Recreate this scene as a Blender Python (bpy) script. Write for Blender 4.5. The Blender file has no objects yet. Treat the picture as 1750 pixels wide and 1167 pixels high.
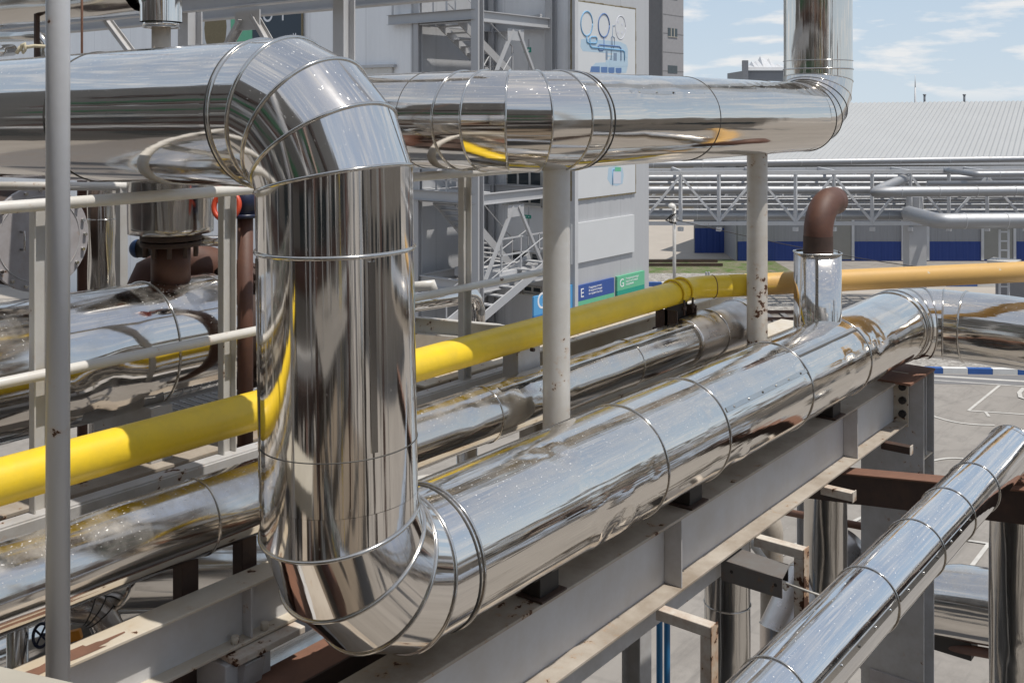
import bpy, math, random
from mathutils import Vector as V, Matrix, noise as N3
random.seed(7)
PI = math.pi
sc = bpy.context.scene
COL = sc.collection
HC = 9.0                      # eye height above the yard
F = 1780.0                    # focal length in photo pixels
FW = V((.7849, .6196, 0)).normalized()
RT = V((FW.y, -FW.x, 0))
# world axes: x runs along the pipe rack, y across it (away to the left), z up

def ray(px, py):
    return FW + RT*((px-875)/F) + V((0, 0, -(py-186)/F))
CAM = V((0, 0, HC))
def P(px, py, d): return CAM + ray(px, py)*d
def onx(px, py, x): r = ray(px, py); return CAM + r*(x/r.x)
def ony(px, py, y): r = ray(px, py); return CAM + r*(y/r.y)
def onz(px, py, z): r = ray(px, py); return CAM + r*((z-HC)/r.z)
def C(X, Y, z): return FW*Y + RT*X + V((0, 0, z))     # X right, Y forward of the eye

# ------------------------------------------------------------------ mesh building
def frame(t, up=None):
    t = t.normalized()
    up = up or (V((0, 0, 1)) if abs(t.z) < .95 else V((1, 0, 0)))
    s = t.cross(up).normalized()
    return t, s, s.cross(t).normalized()

class MB:
    def __init__(s): s.v = []; s.f = []; s.sm = []; s.uv = []
    def face(s, idx, smooth=False, uv=None):
        s.f.append(tuple(idx)); s.sm.append(smooth)
        s.uv.append(uv or [(s.v[i][0]+s.v[i][1], s.v[i][2]) for i in idx])
    def box(s, a, b):
        x0, y0, z0 = [min(p, q) for p, q in zip(a, b)]; x1, y1, z1 = [max(p, q) for p, q in zip(a, b)]
        n = len(s.v)
        s.v += [V(p) for p in ((x0,y0,z0),(x1,y0,z0),(x1,y1,z0),(x0,y1,z0),(x0,y0,z1),(x1,y0,z1),(x1,y1,z1),(x0,y1,z1))]
        for q in ((3,2,1,0),(4,5,6,7),(0,1,5,4),(1,2,6,5),(2,3,7,6),(3,0,4,7)): s.face([n+i for i in q])
        return s
    def extrude(s, p, q, prof, up=None):
        """prof: list of (side, up) points, closed outline, swept from p to q"""
        p, q = V(p), V(q); t, sd, u = frame(q-p, up); n = len(s.v); k = len(prof)
        for c in (p, q): s.v += [c+sd*a+u*b for a, b in prof]
        for i in range(k):
            j = (i+1) % k; s.face((n+i, n+j, n+k+j, n+k+i))
        s.face([n+i for i in reversed(range(k))]); s.face([n+k+i for i in range(k)])
        return s
    def bar(s, p, q, w, h=None, up=None):
        h = h or w; a, b = w/2, h/2
        return s.extrude(p, q, [(-a,-b),(a,-b),(a,b),(-a,b)], up)
    def ibeam(s, p, q, w, h, tf=.014, tw=.01, up=None):
        a, b, c = w/2, h/2, tw/2
        return s.extrude(p, q, [(-a,-b),(a,-b),(a,-b+tf),(c,-b+tf),(c,b-tf),(a,b-tf),(a,b),(-a,b),(-a,b-tf),(-c,b-tf),(-c,-b+tf),(-a,-b+tf)], up)
    def chan(s, p, q, w, h, t=.009, up=None):
        b = h/2
        return s.extrude(p, q, [(0,-b),(w,-b),(w,-b+t),(t,-b+t),(t,b-t),(w,b-t),(w,b),(0,b)], up)
    def ring(s, c, t, r, seg, m=None, dr=None, sd=None, u=None):
        n = len(s.v); m = m or t
        for i in range(seg):
            a = 2*PI*i/seg; rr = r+(dr(a) if dr else 0)
            p = sd*(math.cos(a)*rr)+u*(math.sin(a)*rr)
            p = p - t*(p.dot(m)/t.dot(m))
            s.v.append(c+p)
        return n
    def sweep(s, pts, r, seg=24, caps=True, split=False, step=None, disp=None, r_fn=None, v0=0.0):
        """tube along pts; split: mitred joints with a hard edge; step: rings along straights"""
        pts = [V(p) for p in pts]; k = len(pts)
        T = [(pts[i+1]-pts[i]).normalized() for i in range(k-1)]
        t, sd, u = frame(T[0]); L = v0; rings = []
        for i in range(k-1):
            if i:
                ax = T[i-1].cross(T[i])
                if ax.length > 1e-6:
                    R = Matrix.Rotation(T[i-1].angle(T[i]), 3, ax); sd = R @ sd; u = R @ u
            m0 = (T[i-1]+T[i]).normalized() if i else T[0]
            m1 = (T[i]+T[i+1]).normalized() if i < k-2 else T[i]
            ln = (pts[i+1]-pts[i]).length
            ns = max(1, int(ln/step)) if step else 1
            prev = None
            for j in range(ns+1):
                f = j/ns
                if j == 0 and i and not split: prev = last; continue
                m = m0 if j == 0 else m1 if j == ns else T[i]
                if 0 < j < ns: m = T[i]
                vv = L+ln*f
                rr = r_fn(vv) if r_fn else r
                cur = s.ring(pts[i]+T[i]*(ln*f), T[i], rr, seg, m, (lambda a, vv=vv: disp(a, vv)) if disp else None, sd, u)
                if j == 0 and i == 0: rings.append(cur)
                if prev is not None:
                    pv, pi_ = prev
                    for q in range(seg):
                        q2 = (q+1) % seg; u0 = 2*PI*r*q/seg; u1 = 2*PI*r*(q+1)/seg
                        s.face((pi_+q, pi_+q2, cur+q2, cur+q), True, [(u0,pv),(u1,pv),(u1,vv),(u0,vv)])
                prev = (vv, cur)
            L += ln; last = prev
        if caps:
            s.face([rings[0]+i for i in reversed(range(seg))]); s.face([last[1]+i for i in range(seg)])
        s.len = L
        return s
    def tube(s, p, q, r, seg=12, caps=True, r2=None):
        p, q = V(p), V(q); t, sd, u = frame(q-p); n = len(s.v); ln = (q-p).length
        s.ring(p, t, r, seg, None, None, sd, u); s.ring(q, t, r if r2 is None else r2, seg, None, None, sd, u)
        for i in range(seg):
            j = (i+1) % seg; u0 = 2*PI*r*i/seg; u1 = 2*PI*r*(i+1)/seg
            s.face((n+i, n+j, n+seg+j, n+seg+i), True, [(u0,0),(u1,0),(u1,ln),(u0,ln)])
        if caps: s.face([n+i for i in reversed(range(seg))]); s.face([n+seg+i for i in range(seg)])
        return s
    def hoop(s, c, t, r, w, m=None, seg=64, k=8, arc=(0, 2*PI)):
        """bead round a tube of axis t, in the plane of normal m"""
        c = V(c); t, sd, u = frame(V(t)); m = V(m).normalized() if m else t
        full = arc[1]-arc[0] > 6.28; cs = []
        for i in range(seg if full else seg+1):
            a = arc[0]+(arc[1]-arc[0])*i/seg
            p = sd*math.cos(a)*r+u*math.sin(a)*r
            cs.append((c+p-t*(p.dot(m)/t.dot(m)), p.normalized()))
        n0 = len(s.v); K = len(cs)
        for p, o in cs:
            for j in range(k):
                b = 2*PI*j/k; s.v.append(p+o*math.cos(b)*w+m*math.sin(b)*w)
        for i in range(K if full else K-1):
            i2 = (i+1) % K
            for j in range(k):
                j2 = (j+1) % k
                s.face((n0+i*k+j, n0+i*k+j2, n0+i2*k+j2, n0+i2*k+j), True)
        return s
    def dome(s, c, n, r, h=None, seg=8, k=3):
        c, n = V(c), V(n).normalized(); t, sd, u = frame(n); h = h or r; prev = None
        for j in range(k):
            a = PI/2*j/k
            cur = s.ring(c+n*(h*math.sin(a)), n, r*math.cos(a), seg, None, None, sd, u)
            if prev is not None:
                for q in range(seg): s.face((prev+q, prev+(q+1)%seg, cur+(q+1)%seg, cur+q), True)
            prev = cur
        s.v.append(c+n*h); top = len(s.v)-1
        for q in range(seg): s.face((prev+q, prev+(q+1)%seg, top), True)
        return s
    def quad(s, *p, smooth=False):
        n = len(s.v); s.v += [V(q) for q in p]; s.face(range(n, n+len(p)), smooth); return s
    def slab(s, pts, th):
        """prism from a polygon (counterclockwise seen from above), thickness downward along z"""
        n = len(s.v); k = len(pts); s.v += [V(p) for p in pts]; s.v += [V(p)-V((0,0,th)) for p in pts]
        s.face(range(n, n+k)); s.face([n+k+i for i in reversed(range(k))])
        for i in range(k): j = (i+1) % k; s.face((n+i, n+k+i, n+k+j, n+j))
        return s
    def each(s, name, m, parent, per=1):
        """one object for every `per` consecutive separate pieces"""
        root = list(range(len(s.v)))
        def f(i):
            while root[i] != i: root[i] = root[root[i]]; i = root[i]
            return i
        for q in s.f:
            for i in q[1:]: root[f(i)] = f(q[0])
        order = {}
        for i in range(len(s.v)): order.setdefault(f(i), len(order))
        parts = {}
        for k, q in enumerate(s.f): parts.setdefault(order[f(q[0])]//per, []).append(k)
        for g in sorted(parts):
            nb = MB(); mp = {}
            for k in parts[g]:
                for i in s.f[k]:
                    if i not in mp: mp[i] = len(nb.v); nb.v.append(s.v[i])
                nb.f.append(tuple(mp[i] for i in s.f[k])); nb.sm.append(s.sm[k]); nb.uv.append(s.uv[k])
            nb.build(name, m, parent)
    def build(s, name, m, parent=None, bevel=0, origin=None):
        if parent is None:
            if origin is None:
                xs = [p.x for p in s.v]; ys = [p.y for p in s.v]; zs = [p.z for p in s.v]
                origin = V(((min(xs)+max(xs))/2, (min(ys)+max(ys))/2, min(zs)))
        else:
            origin = V((0, 0, 0)); q = parent
            while q: origin = origin+q.location; q = q.parent
        origin = V(origin)
        me = bpy.data.meshes.new(name)
        me.from_pydata([tuple(p-origin) for p in s.v], [], s.f)
        me.polygons.foreach_set('use_smooth', s.sm)
        uvl = me.uv_layers.new(name='UVMap')
        flat = [c for f in s.uv for p in f for c in p]
        uvl.data.foreach_set('uv', flat)
        me.materials.append(m); me.update()
        o = bpy.data.objects.new(name, me); COL.objects.link(o)
        if parent: o.parent = parent
        else: o.location = origin
        if bevel:
            b = o.modifiers.new('edge', 'BEVEL'); b.width = bevel; b.segments = 2; b.limit_method = 'ANGLE'; b.angle_limit = .8
        return o

def tag(o, label=None, cat=None, group=None, kind=None):
    if label: o['label'] = label
    if cat: o['category'] = cat
    if group: o['group'] = group
    if kind: o['kind'] = kind
    return o
def thing(name, label, cat, loc, group=None):
    o = bpy.data.objects.new(name, None); COL.objects.link(o); o.location = V(loc); o.empty_display_size = .2
    return tag(o, label, cat, group)
def struct(name, mb, m): return tag(mb.build(name, m, origin=V((0,0,0))), kind='structure')
def copy_tree(o, parent=None):
    c = o.copy(); COL.objects.link(c); c.parent = parent
    for ch in list(o.children): copy_tree(ch, c)
    return c

# ------------------------------------------------------------------ materials
class NT:
    def __init__(s, name):
        s.m = bpy.data.materials.new(name); s.m.use_nodes = True; s.t = s.m.node_tree
        s.b = s.t.nodes['Principled BSDF']; s.tc = s.n('ShaderNodeTexCoord')
    def n(s, typ, **kw):
        x = s.t.nodes.new(typ)
        for k, v in kw.items(): setattr(x, k, v)
        return x
    def l(s, a, b): s.t.links.new(a, b)
    def map(s, src, scale, loc=(0,0,0)):
        m = s.n('ShaderNodeMapping'); s.l(s.tc.outputs[src], m.inputs[0])
        m.inputs['Scale'].default_value = scale; m.inputs['Location'].default_value = loc
        return m.outputs[0]
    def noise(s, vec, scale, detail=4, rough=.55, dist=0):
        x = s.n('ShaderNodeTexNoise'); s.l(vec, x.inputs['Vector'])
        x.inputs['Scale'].default_value = scale; x.inputs['Detail'].default_value = detail
        x.inputs['Roughness'].default_value = rough; x.inputs['Distortion'].default_value = dist
        return x.outputs['Fac']
    def ramp(s, fac, a, b, ca=(0,0,0,1), cb=(1,1,1,1)):
        x = s.n('ShaderNodeValToRGB'); s.l(fac, x.inputs[0])
        e = x.color_ramp.elements; e[0].position = a; e[1].position = b; e[0].color = ca; e[1].color = cb
        return x.outputs[0]
    def mix(s, fac, a, b, mode='MIX'):
        x = s.n('ShaderNodeMix', data_type='RGBA', blend_type=mode)
        for i, v in ((0, fac), (6, a), (7, b)):
            if hasattr(v, 'links'): s.l(v, x.inputs[i])
            elif i == 0: x.inputs[0].default_value = v
            else: x.inputs[i].default_value = tuple(v)+(1,) if len(v) == 3 else v
        return x.outputs[2]
    def math(s, op, a, b=0.0):
        x = s.n('ShaderNodeMath', operation=op)
        for i, v in ((0, a), (1, b)):
            if hasattr(v, 'links'): s.l(v, x.inputs[i])
            else: x.inputs[i].default_value = v
        return x.outputs[0]
    def bump(s, h, strength, dist, prev=None):
        x = s.n('ShaderNodeBump'); s.l(h, x.inputs['Height']); x.inputs['Strength'].default_value = strength
        x.inputs['Distance'].default_value = dist
        if prev: s.l(prev, x.inputs['Normal'])
        return x.outputs[0]
    def set(s, **kw):
        for k, v in kw.items():
            i = s.b.inputs[k.replace('_', ' ')]
            if hasattr(v, 'links'): s.l(v, i)
            elif isinstance(v, tuple) and len(v) == 3: i.default_value = v+(1,)
            else: i.default_value = v

def metal(name, col=(.80,.79,.77), rough=.06, streak=.35, wave=.3, dirt=.25, spots=True, seed=0):
    k = NT(name); uv = k.map('UV', (1,1,1), (seed*3.1, seed*7.7, 0))
    ms = k.n('ShaderNodeMapping'); k.l(uv, ms.inputs[0]); ms.inputs['Scale'].default_value = (1, .035, 1)
    st = k.noise(ms.outputs[0], 11, 4, .62)
    w = k.noise(uv, 2.6, 2, .5, .4)
    nb = k.bump(st, streak, .0045); nb = k.bump(w, wave, .012, nb)
    geo = k.n('ShaderNodeNewGeometry'); sep = k.n('ShaderNodeSeparateXYZ'); k.l(geo.outputs['Normal'], sep.inputs[0])
    up = k.ramp(sep.outputs[2], .1, .95)
    film = k.ramp(k.noise(uv, 5, 5, .65), .42, .75)
    film = k.math('MULTIPLY', film, up); film = k.math('MULTIPLY', film, dirt)
    sp = k.ramp(k.noise(k.map('UV', (1,.6,1), (seed,seed,0)), 105, 2, .5), .68, .70)
    upw = k.math('ADD', k.math('MULTIPLY', up, .85), .12)
    sp = k.math('MULTIPLY', sp, upw) if spots else k.math('MULTIPLY', sp, .0)
    tone = k.mix(k.ramp(k.noise(ms.outputs[0], 4, 4), .3, .7), col, tuple(c*.9 for c in col))
    c = k.mix(film, tone, (.33,.28,.21)); c = k.mix(sp, c, (.68,.68,.67))
    k.set(Base_Color=c, Normal=nb)
    mt = k.math('SUBTRACT', 1.0, k.math('MAXIMUM', k.math('MULTIPLY', film, .75), k.math('MULTIPLY', sp, .8)))
    r = k.math('ADD', k.math('MULTIPLY', film, .35), k.math('ADD', k.math('MULTIPLY', sp, .4), rough))
    k.set(Metallic=mt, Roughness=r)
    return k.m

def paint(name, col, rough=.45, dirt=(.25,.2,.15), amount=.35, rust=0.0, dscale=1.2, bump=.08, fine=0.0, streaky=False):
    k = NT(name); oc = k.map('Object', (1,1,1)); ov = k.map('Object', (1,1,.15 if streaky else 1))
    d = k.ramp(k.noise(ov, dscale*4, 7, .68), .38, .68)
    c = k.mix(k.math('MULTIPLY', d, amount), col, dirt)
    c = k.mix(k.math('MULTIPLY', k.noise(oc, 60, 3), .12), c, tuple(min(1, x*1.2) for x in col))
    rr = rough
    if rust:
        n = k.math('ADD', k.noise(oc, 16, 5, .62), k.math('MULTIPLY', k.math('SUBTRACT', k.noise(k.map('Object', (1,1,1), (3,5,7)), 2.2, 2), .5), .55)); msk = k.ramp(n, .735-rust*.2, .745-rust*.2)
        hal = k.ramp(n, .66-rust*.2, .745-rust*.2)
        c = k.mix(k.math('MULTIPLY', hal, .35), c, (.42,.22,.08)); c = k.mix(msk, c, (.07,.028,.013))
        rr = k.math('ADD', k.math('MULTIPLY', msk, .4), rough)
    nb = k.bump(k.noise(oc, 35, 5), bump, .006)
    k.set(Base_Color=c, Roughness=rr, Normal=nb)
    return k.m

def plain(name, col, rough=.6, var=.18, scale=6, metallic=0.0):
    k = NT(name); oc = k.map('Object', (1,1,1))
    c = k.mix(k.noise(oc, scale, 5, .6), tuple(x*(1-var) for x in col), tuple(min(1, x*(1+var)) for x in col))
    k.set(Base_Color=c, Roughness=rough, Metallic=metallic, Normal=k.bump(k.noise(oc, scale*8, 3), .1, .005))
    return k.m

def corrug(name, col, pitch, axis, rough=.5, depth=.02, dirt=.2):
    """profiled sheet: ribs across `axis` (0 x, 1 y)"""
    k = NT(name); oc = k.map('Object', (1,1,1)); sep = k.n('ShaderNodeSeparateXYZ'); k.l(oc, sep.inputs[0])
    ph = k.math('FRACT', k.math('DIVIDE', sep.outputs[axis], pitch))
    tri = k.math('ABSOLUTE', k.math('SUBTRACT', ph, .5))
    h = k.ramp(tri, .12, .22)
    pan = k.math('FRACT', k.math('DIVIDE', sep.outputs[axis], pitch*6)); jl = k.ramp(pan, .0, .02, (1,1,1,1), (0,0,0,1))
    st = k.ramp(k.noise(k.map('Object', (1,1,.1)), 1.4, 5, .6), .45, .8)
    c = k.mix(k.math('MULTIPLY', st, dirt), col, tuple(x*.62 for x in col))
    c = k.mix(k.math('MULTIPLY', jl, .35), c, tuple(x*.4 for x in col))
    k.set(Base_Color=c, Roughness=rough, Normal=k.bump(h, .6, depth))
    return k.m

M = {}
M['clad_big'] = metal('cladding_big', (.81,.78,.745), .07, .22, .05, .22, True, 1)
M['clad_main'] = metal('cladding_main', (.80,.765,.715), .075, .95, .10, .22, True, 2)
M['clad_high'] = metal('cladding_high', (.77,.725,.67), .07, .3, .08, .3, True, 3)
M['clad_low'] = metal('cladding_low', (.70,.665,.62), .11, .35, .2, .7, True, 4)
M['clad_right'] = metal('cladding_right', (.80,.805,.82), .055, .45, .09, .15, True, 5)
M['clad_old'] = metal('cladding_old', (.66,.635,.60), .15, .35, .35, .4, False, 6)
M['clad_vessel'] = metal('cladding_vessel', (.73,.70,.665), .08, .2, .12, .45, True, 7)
M['clad_dull'] = metal('cladding_dull', (.60,.555,.52), .27, .3, .25, .5, False, 12)
M['bead'] = metal('bead_steel', (.62,.60,.57), .12, .0, .0, .3, False, 8)
M['bead_dark'] = plain('seam_gap', (.05,.047,.043), .6)
M['alu_far'] = metal('zinc_cladding', (.40,.41,.43), .58, .2, .2, .4, False, 9)
M['post'] = paint('post_paint', (.52,.515,.505), .38, (.38,.32,.24), .4, .2, 1.1)
M['post_rusty'] = paint('post_paint_rusty', (.55,.535,.51), .38, (.40,.32,.23), .5, .55, 1.0)
M['pole'] = paint('pole_paint', (.44,.445,.465), .36, (.40,.38,.36), .3, .06, 1.0, .12)
M['rail'] = paint('rail_paint', (.60,.585,.555), .35, (.42,.36,.28), .3, .24, 1.2)
M['steel'] = paint('beam_paint', (.48,.48,.49), .5, (.24,.21,.17), .55, .12, .7, .1)
M['steel_lt'] = paint('beam_paint_light', (.54,.545,.56), .5, (.42,.38,.33), .5, 0, .7, .08)
M['flange'] = paint('flange_paint', (.43,.385,.33), .6, (.20,.15,.105), .85, .18, .5, .15)
M['flange_pale'] = paint('flange_paint_pale', (.55,.51,.44), .55, (.42,.31,.18), .6, .20, .6, .12)
M['bracket_rust'] = paint('bracket_paint_rusty', (.50,.42,.33), .6, (.34,.15,.06), .9, .85, 2.5, .2)
M['bracket'] = paint('bracket_paint', (.60,.56,.50), .55, (.30,.15,.07), .6, .42, 2.0, .15)
M['yellow'] = paint('yellow_paint', (.80,.555,.024), .36, (.50,.36,.06), .35, 0, 2.2, .12)
M['tan'] = paint('tan_paint', (.60,.37,.11), .5, (.45,.28,.10), .4, .02, .8, .08)
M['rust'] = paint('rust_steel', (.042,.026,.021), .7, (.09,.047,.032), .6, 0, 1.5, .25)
M['rust_lit'] = paint('rust_lit_primer', (.20,.10,.065), .75, (.10,.055,.04), .5, 0, 1.5, .2)  # lighter rust: sunlight painted into beam tops; also primer, rods and weld
M['rust_pipe'] = paint('rust_pipe', (.085,.038,.027), .6, (.15,.065,.038), .5, 0, 2.0, .15)
M['black'] = plain('black_steel', (.022,.018,.016), .6)
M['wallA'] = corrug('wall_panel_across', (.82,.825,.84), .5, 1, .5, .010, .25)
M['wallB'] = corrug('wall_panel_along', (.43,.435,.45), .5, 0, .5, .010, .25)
M['dark_bracket'] = paint('bracket_paint_dark', (.15,.145,.14), .5, (.12,.08,.06), .5, .1, 2, .1)
M['tower_st'] = paint('tower_paint', (.41,.415,.43), .45, (.35,.33,.31), .3, 0, .5, .03)
M['tower_dk'] = paint('tower_paint_grey', (.50,.505,.52), .5, (.36,.35,.34), .3, 0, .5, .03)
M['white'] = plain('white_board', (.58,.59,.60), .5, .05, 1)
M['glass'] = plain('window_glass', (.035,.045,.05), .08, .4, .8)
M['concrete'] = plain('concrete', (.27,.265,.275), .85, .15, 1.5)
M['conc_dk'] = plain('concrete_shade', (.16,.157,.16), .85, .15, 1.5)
M['conc_lt'] = plain('deck_concrete', (.36,.335,.285), .85, .2, 3)
M['blue_wall'] = corrug('blue_sheet', (.012,.042,.21), .25, 0, .5, .02, .2)
M['grey_wall'] = corrug('grey_sheet', (.27,.275,.29), .25, 0, .5, .02, .2)
M['door'] = plain('door_sheet', (.26,.255,.235), .6, .12, 2)
M['roof'] = plain('roof_sheet', (.36,.365,.365), .55, .07, .4)
M['dark_wall'] = plain('dark_cladding', (.17,.175,.19), .6, .1, .5)
M['truss'] = paint('truss_paint', (.52,.53,.55), .5, (.36,.33,.30), .3, .03, .4, .02)
M['blue'] = paint('blue_paint', (.015,.16,.36), .4, (.05,.12,.2), .3, .03, 2)
M['blue_lt'] = plain('sign_light_blue', (.09,.33,.62), .5, .04)
M['blue_dk'] = plain('sign_blue', (.035,.085,.30), .5, .04)
M['blue_md'] = plain('sign_mid_blue', (.03,.19,.50), .5, .04)
M['green_lt'] = plain('sign_light_green', (.13,.45,.27), .5, .04)
M['green_dk'] = plain('sign_green', (.02,.30,.22), .5, .04)
M['teal'] = plain('poster_slate', (.02,.038,.06), .5, .05)
M['ltxt'] = plain('sign_lettering', (.75,.76,.78), .5, .03)
M['ill_blue'] = plain('drawing_blue', (.17,.36,.56), .5, .03)
M['ill_navy'] = plain('drawing_navy', (.09,.17,.36), .5, .03)
M['ill_grey'] = plain('drawing_grey', (.18,.24,.33), .5, .03)
M['ill_pale'] = plain('drawing_pale', (.40,.52,.62), .5, .03)
M['ill_pale2'] = plain('drawing_pale_ring', (.56,.57,.63), .5, .03)
M['foam'] = plain('old_sealant', (.20,.165,.10), .9, .35, 20)
M['red'] = plain('red_wheel', (.50,.055,.02), .45, .2, 12)
M['orange'] = plain('orange_lever', (.62,.25,.015), .45, .15, 12)
M['navy'] = plain('navy_valve', (.012,.018,.05), .4, .2, 8)
M['oldblue'] = plain('blue_cap', (.015,.05,.14), .5, .2, 8)
M['marking'] = plain('road_paint', (.46,.445,.415), .8, .35, 3)
M['kerb_w'] = plain('kerb_white', (.62,.62,.61), .8, .15, 3)
M['kerb_b'] = plain('kerb_blue', (.03,.10,.32), .7, .2, 3)
M['rope'] = plain('pale_rope', (.5,.45,.33), .9, .2, 20)
M['plate'] = paint('cover_plate', (.42,.405,.42), .45, (.30,.26,.25), .6, .02, 2.2, .06)
M['hall'] = plain('hall_cladding', (.15,.138,.125), .6, .2, .4)
M['floor'] = plain('floor_brown', (.15,.12,.09), .8, .35, 1.2)
M['pillar'] = plain('pillar_whitewash', (.46,.46,.47), .8, .1, 1.5)
M['green'] = plain('green_beam', (.03,.12,.05), .5, .1)

def tan_mat():
    k = NT('tan_paint_faded'); uv = k.map('UV', (1,1,1)); sp = k.n('ShaderNodeSeparateXYZ'); k.l(uv, sp.inputs[0])
    n = k.noise(uv, 5, 5, .6)
    e = k.ramp(k.math('ADD', sp.outputs[1], k.math('MULTIPLY', k.math('SUBTRACT', n, .5), .55)), .12, .34)
    d = k.ramp(k.noise(k.map('UV', (1,.35,1)), 7, 6, .7), .45, .72)
    tan = k.mix(k.math('MULTIPLY', d, .5), (.56,.335,.10), (.43,.27,.10))
    tan = k.mix(k.ramp(k.noise(uv, 9, 4, .6), .66, .70), tan, (.52,.45,.33))
    k.set(Base_Color=k.mix(e, (.78,.54,.03), tan), Roughness=.5, Normal=k.bump(k.noise(uv, 40, 4), .1, .005)); return k.m
M['tan_faded'] = tan_mat()
def ground_mat():
    k = NT('asphalt'); oc = k.map('Object', (1,1,1))
    c = k.mix(k.ramp(k.noise(oc, .35, 6, .62), .3, .72), (.235,.215,.193), (.305,.282,.256))
    c = k.mix(k.math('MULTIPLY', k.noise(oc, 9, 4), .3), c, (.17,.158,.147))
    vo = k.n('ShaderNodeTexVoronoi', feature='DISTANCE_TO_EDGE'); k.l(oc, vo.inputs['Vector']); vo.inputs['Scale'].default_value = .22
    ck = k.ramp(vo.outputs[0], .004, .012, (1,1,1,1), (0,0,0,1))
    c = k.mix(k.math('MULTIPLY', ck, .16), c, (.09,.085,.08)); c = k.mix(k.math('MULTIPLY', k.ramp(k.noise(oc, .9, 6, .72), .5, .7), .6), c, (.15,.138,.126)); tr = k.noise(k.map('Object', (.25,2.2,1), (4,1,0)), 1.6, 5, .7); c = k.mix(k.math('MULTIPLY', k.ramp(tr, .52, .70), .45), c, (.13,.12,.11)); c = k.mix(k.ramp(k.noise(oc, 2.2, 6, .75), .66, .71), c, (.33,.315,.295))
    k.set(Base_Color=c, Roughness=.9, Normal=k.bump(k.noise(oc, 40, 4), .25, .01)); return k.m
def gravel_mat():
    k = NT('gravel'); oc = k.map('Object', (1,1,1))
    vo = k.n('ShaderNodeTexVoronoi'); k.l(oc, vo.inputs['Vector']); vo.inputs['Scale'].default_value = 7
    c = k.mix(vo.outputs['Color'], (.17,.155,.14), (.42,.40,.37))
    k.set(Base_Color=c, Roughness=.95, Normal=k.bump(vo.outputs['Distance'], .8, .08)); return k.m
def grass_mat():
    k = NT('verge_grass'); oc = k.map('Object', (1,1,1))
    c = k.mix(k.ramp(k.noise(oc, 1.3, 6, .7), .38, .62), (.20,.17,.125), (.075,.13,.025))
    k.set(Base_Color=c, Roughness=.95, Normal=k.bump(k.noise(oc, 18, 4), .8, .06)); return k.m
M['asphalt'] = ground_mat(); M['gravel'] = gravel_mat(); M['grass'] = grass_mat()
M['pale_road'] = plain('pale_concrete_road', (.36,.325,.285), .9, .12, .5)

# ------------------------------------------------------------------ pipes with cladding
def arc_joints(corner, d1, d2, R, n):
    """mitre points of an n-joint elbow from direction d1 to d2 round `corner`; also tangent points"""
    d1, d2 = V(d1).normalized(), V(d2).normalized(); th = d1.angle(d2)
    T = R*math.tan(th/2); s = corner-d1*T
    ax = d1.cross(d2).normalized(); cen = s+ax.cross(d1)*R
    out = []
    for i in range(n):
        a = th*(i+.5)/n
        out.append(cen+(Matrix.Rotation(a, 3, ax) @ (s-cen))*(1/math.cos(th/(2*n))))
    return s, out, corner+d2*T
def smooth_arc(corner, d1, d2, R, n=10):
    d1, d2 = V(d1).normalized(), V(d2).normalized(); th = d1.angle(d2)
    T = R*math.tan(th/2); s = corner-d1*T
    ax = d1.cross(d2).normalized(); cen = s+ax.cross(d1)*R
    return [cen+(Matrix.Rotation(th*i/n, 3, ax) @ (s-cen)) for i in range(n+1)]
def bead_at(parent, c, t, r, w=.009, m=None, mat='bead', name='seam_band'):
    b = MB().hoop(c, t, r+w*.25, w*.85, m); return b.build(name, M[mat], parent)
def joint_normal(pts, i):
    a = (pts[i]-pts[i-1]).normalized(); b = (pts[i+1]-pts[i]).normalized()
    return a, (a+b).normalized()
def lap(parent, p, q, r, ang, gap=.09, dark=False, screws=True):
    """longitudinal lap strip with screws along a straight run, ang measured from the side towards up"""
    p, q = V(p), V(q); t, sd, u = frame(q-p); o = sd*math.cos(ang)+u*math.sin(ang); tn = -sd*math.sin(ang)+u*math.cos(ang)
    mb = MB(); mb.extrude(p+o*(r-.001), q+o*(r-.001), [(-.015,-.001),(.015,-.001),(.013,.005),(-.013,.005)], o)
    s = mb.build('lap_seam', M['bead'], parent)
    if dark:
        MB().extrude(p+o*(r-.001)-tn*.021, q+o*(r-.001)-tn*.021, [(-.007,-.001),(.007,-.001),(.007,.005),(-.007,.005)], o).build('open_gap', M['bead_dark'], s)
    if screws:
        L = (q-p).length; k = max(1, int(L/.17))
        for i in range(k): MB().dome(p+(q-p)*((i+.5)/k)+o*(r+.004), o, .0075, .007, 8, 3).build('screw', M['bead_dark'] if i % 3 == 2 else M['bead'], s)
    return s
def dents(lst, amp=.0, sc=1.0, seed=0):
    """radial displacement: creased buckles (angle, length pos, radius, depth, pipe radius) plus a gentle unevenness"""
    def f(a, v):
        d = 0
        for (aa, vv, rad, dep, R) in lst:
            da = ((a-aa+PI) % (2*PI)-PI)*R/rad; dv = (v-vv)/rad
            if abs(da) > 2 or abs(dv) > 2: continue
            p = abs(da*.8+dv*.45)+abs(dv*.75-da*.35)
            d -= dep*max(0, 1-p)**1.2 - dep*.35*max(0, 1-abs(p-1.15)*2.2)
        if amp: d += amp*N3.noise(V((math.cos(a)*sc, math.sin(a)*sc, v*sc*.9+seed*9.3)))
        return d
    return f

ZR = lambda z: HC+z
xA, yA = V((1,0,0)), V((0,1,0)); UP = V((0,0,1))

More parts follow.
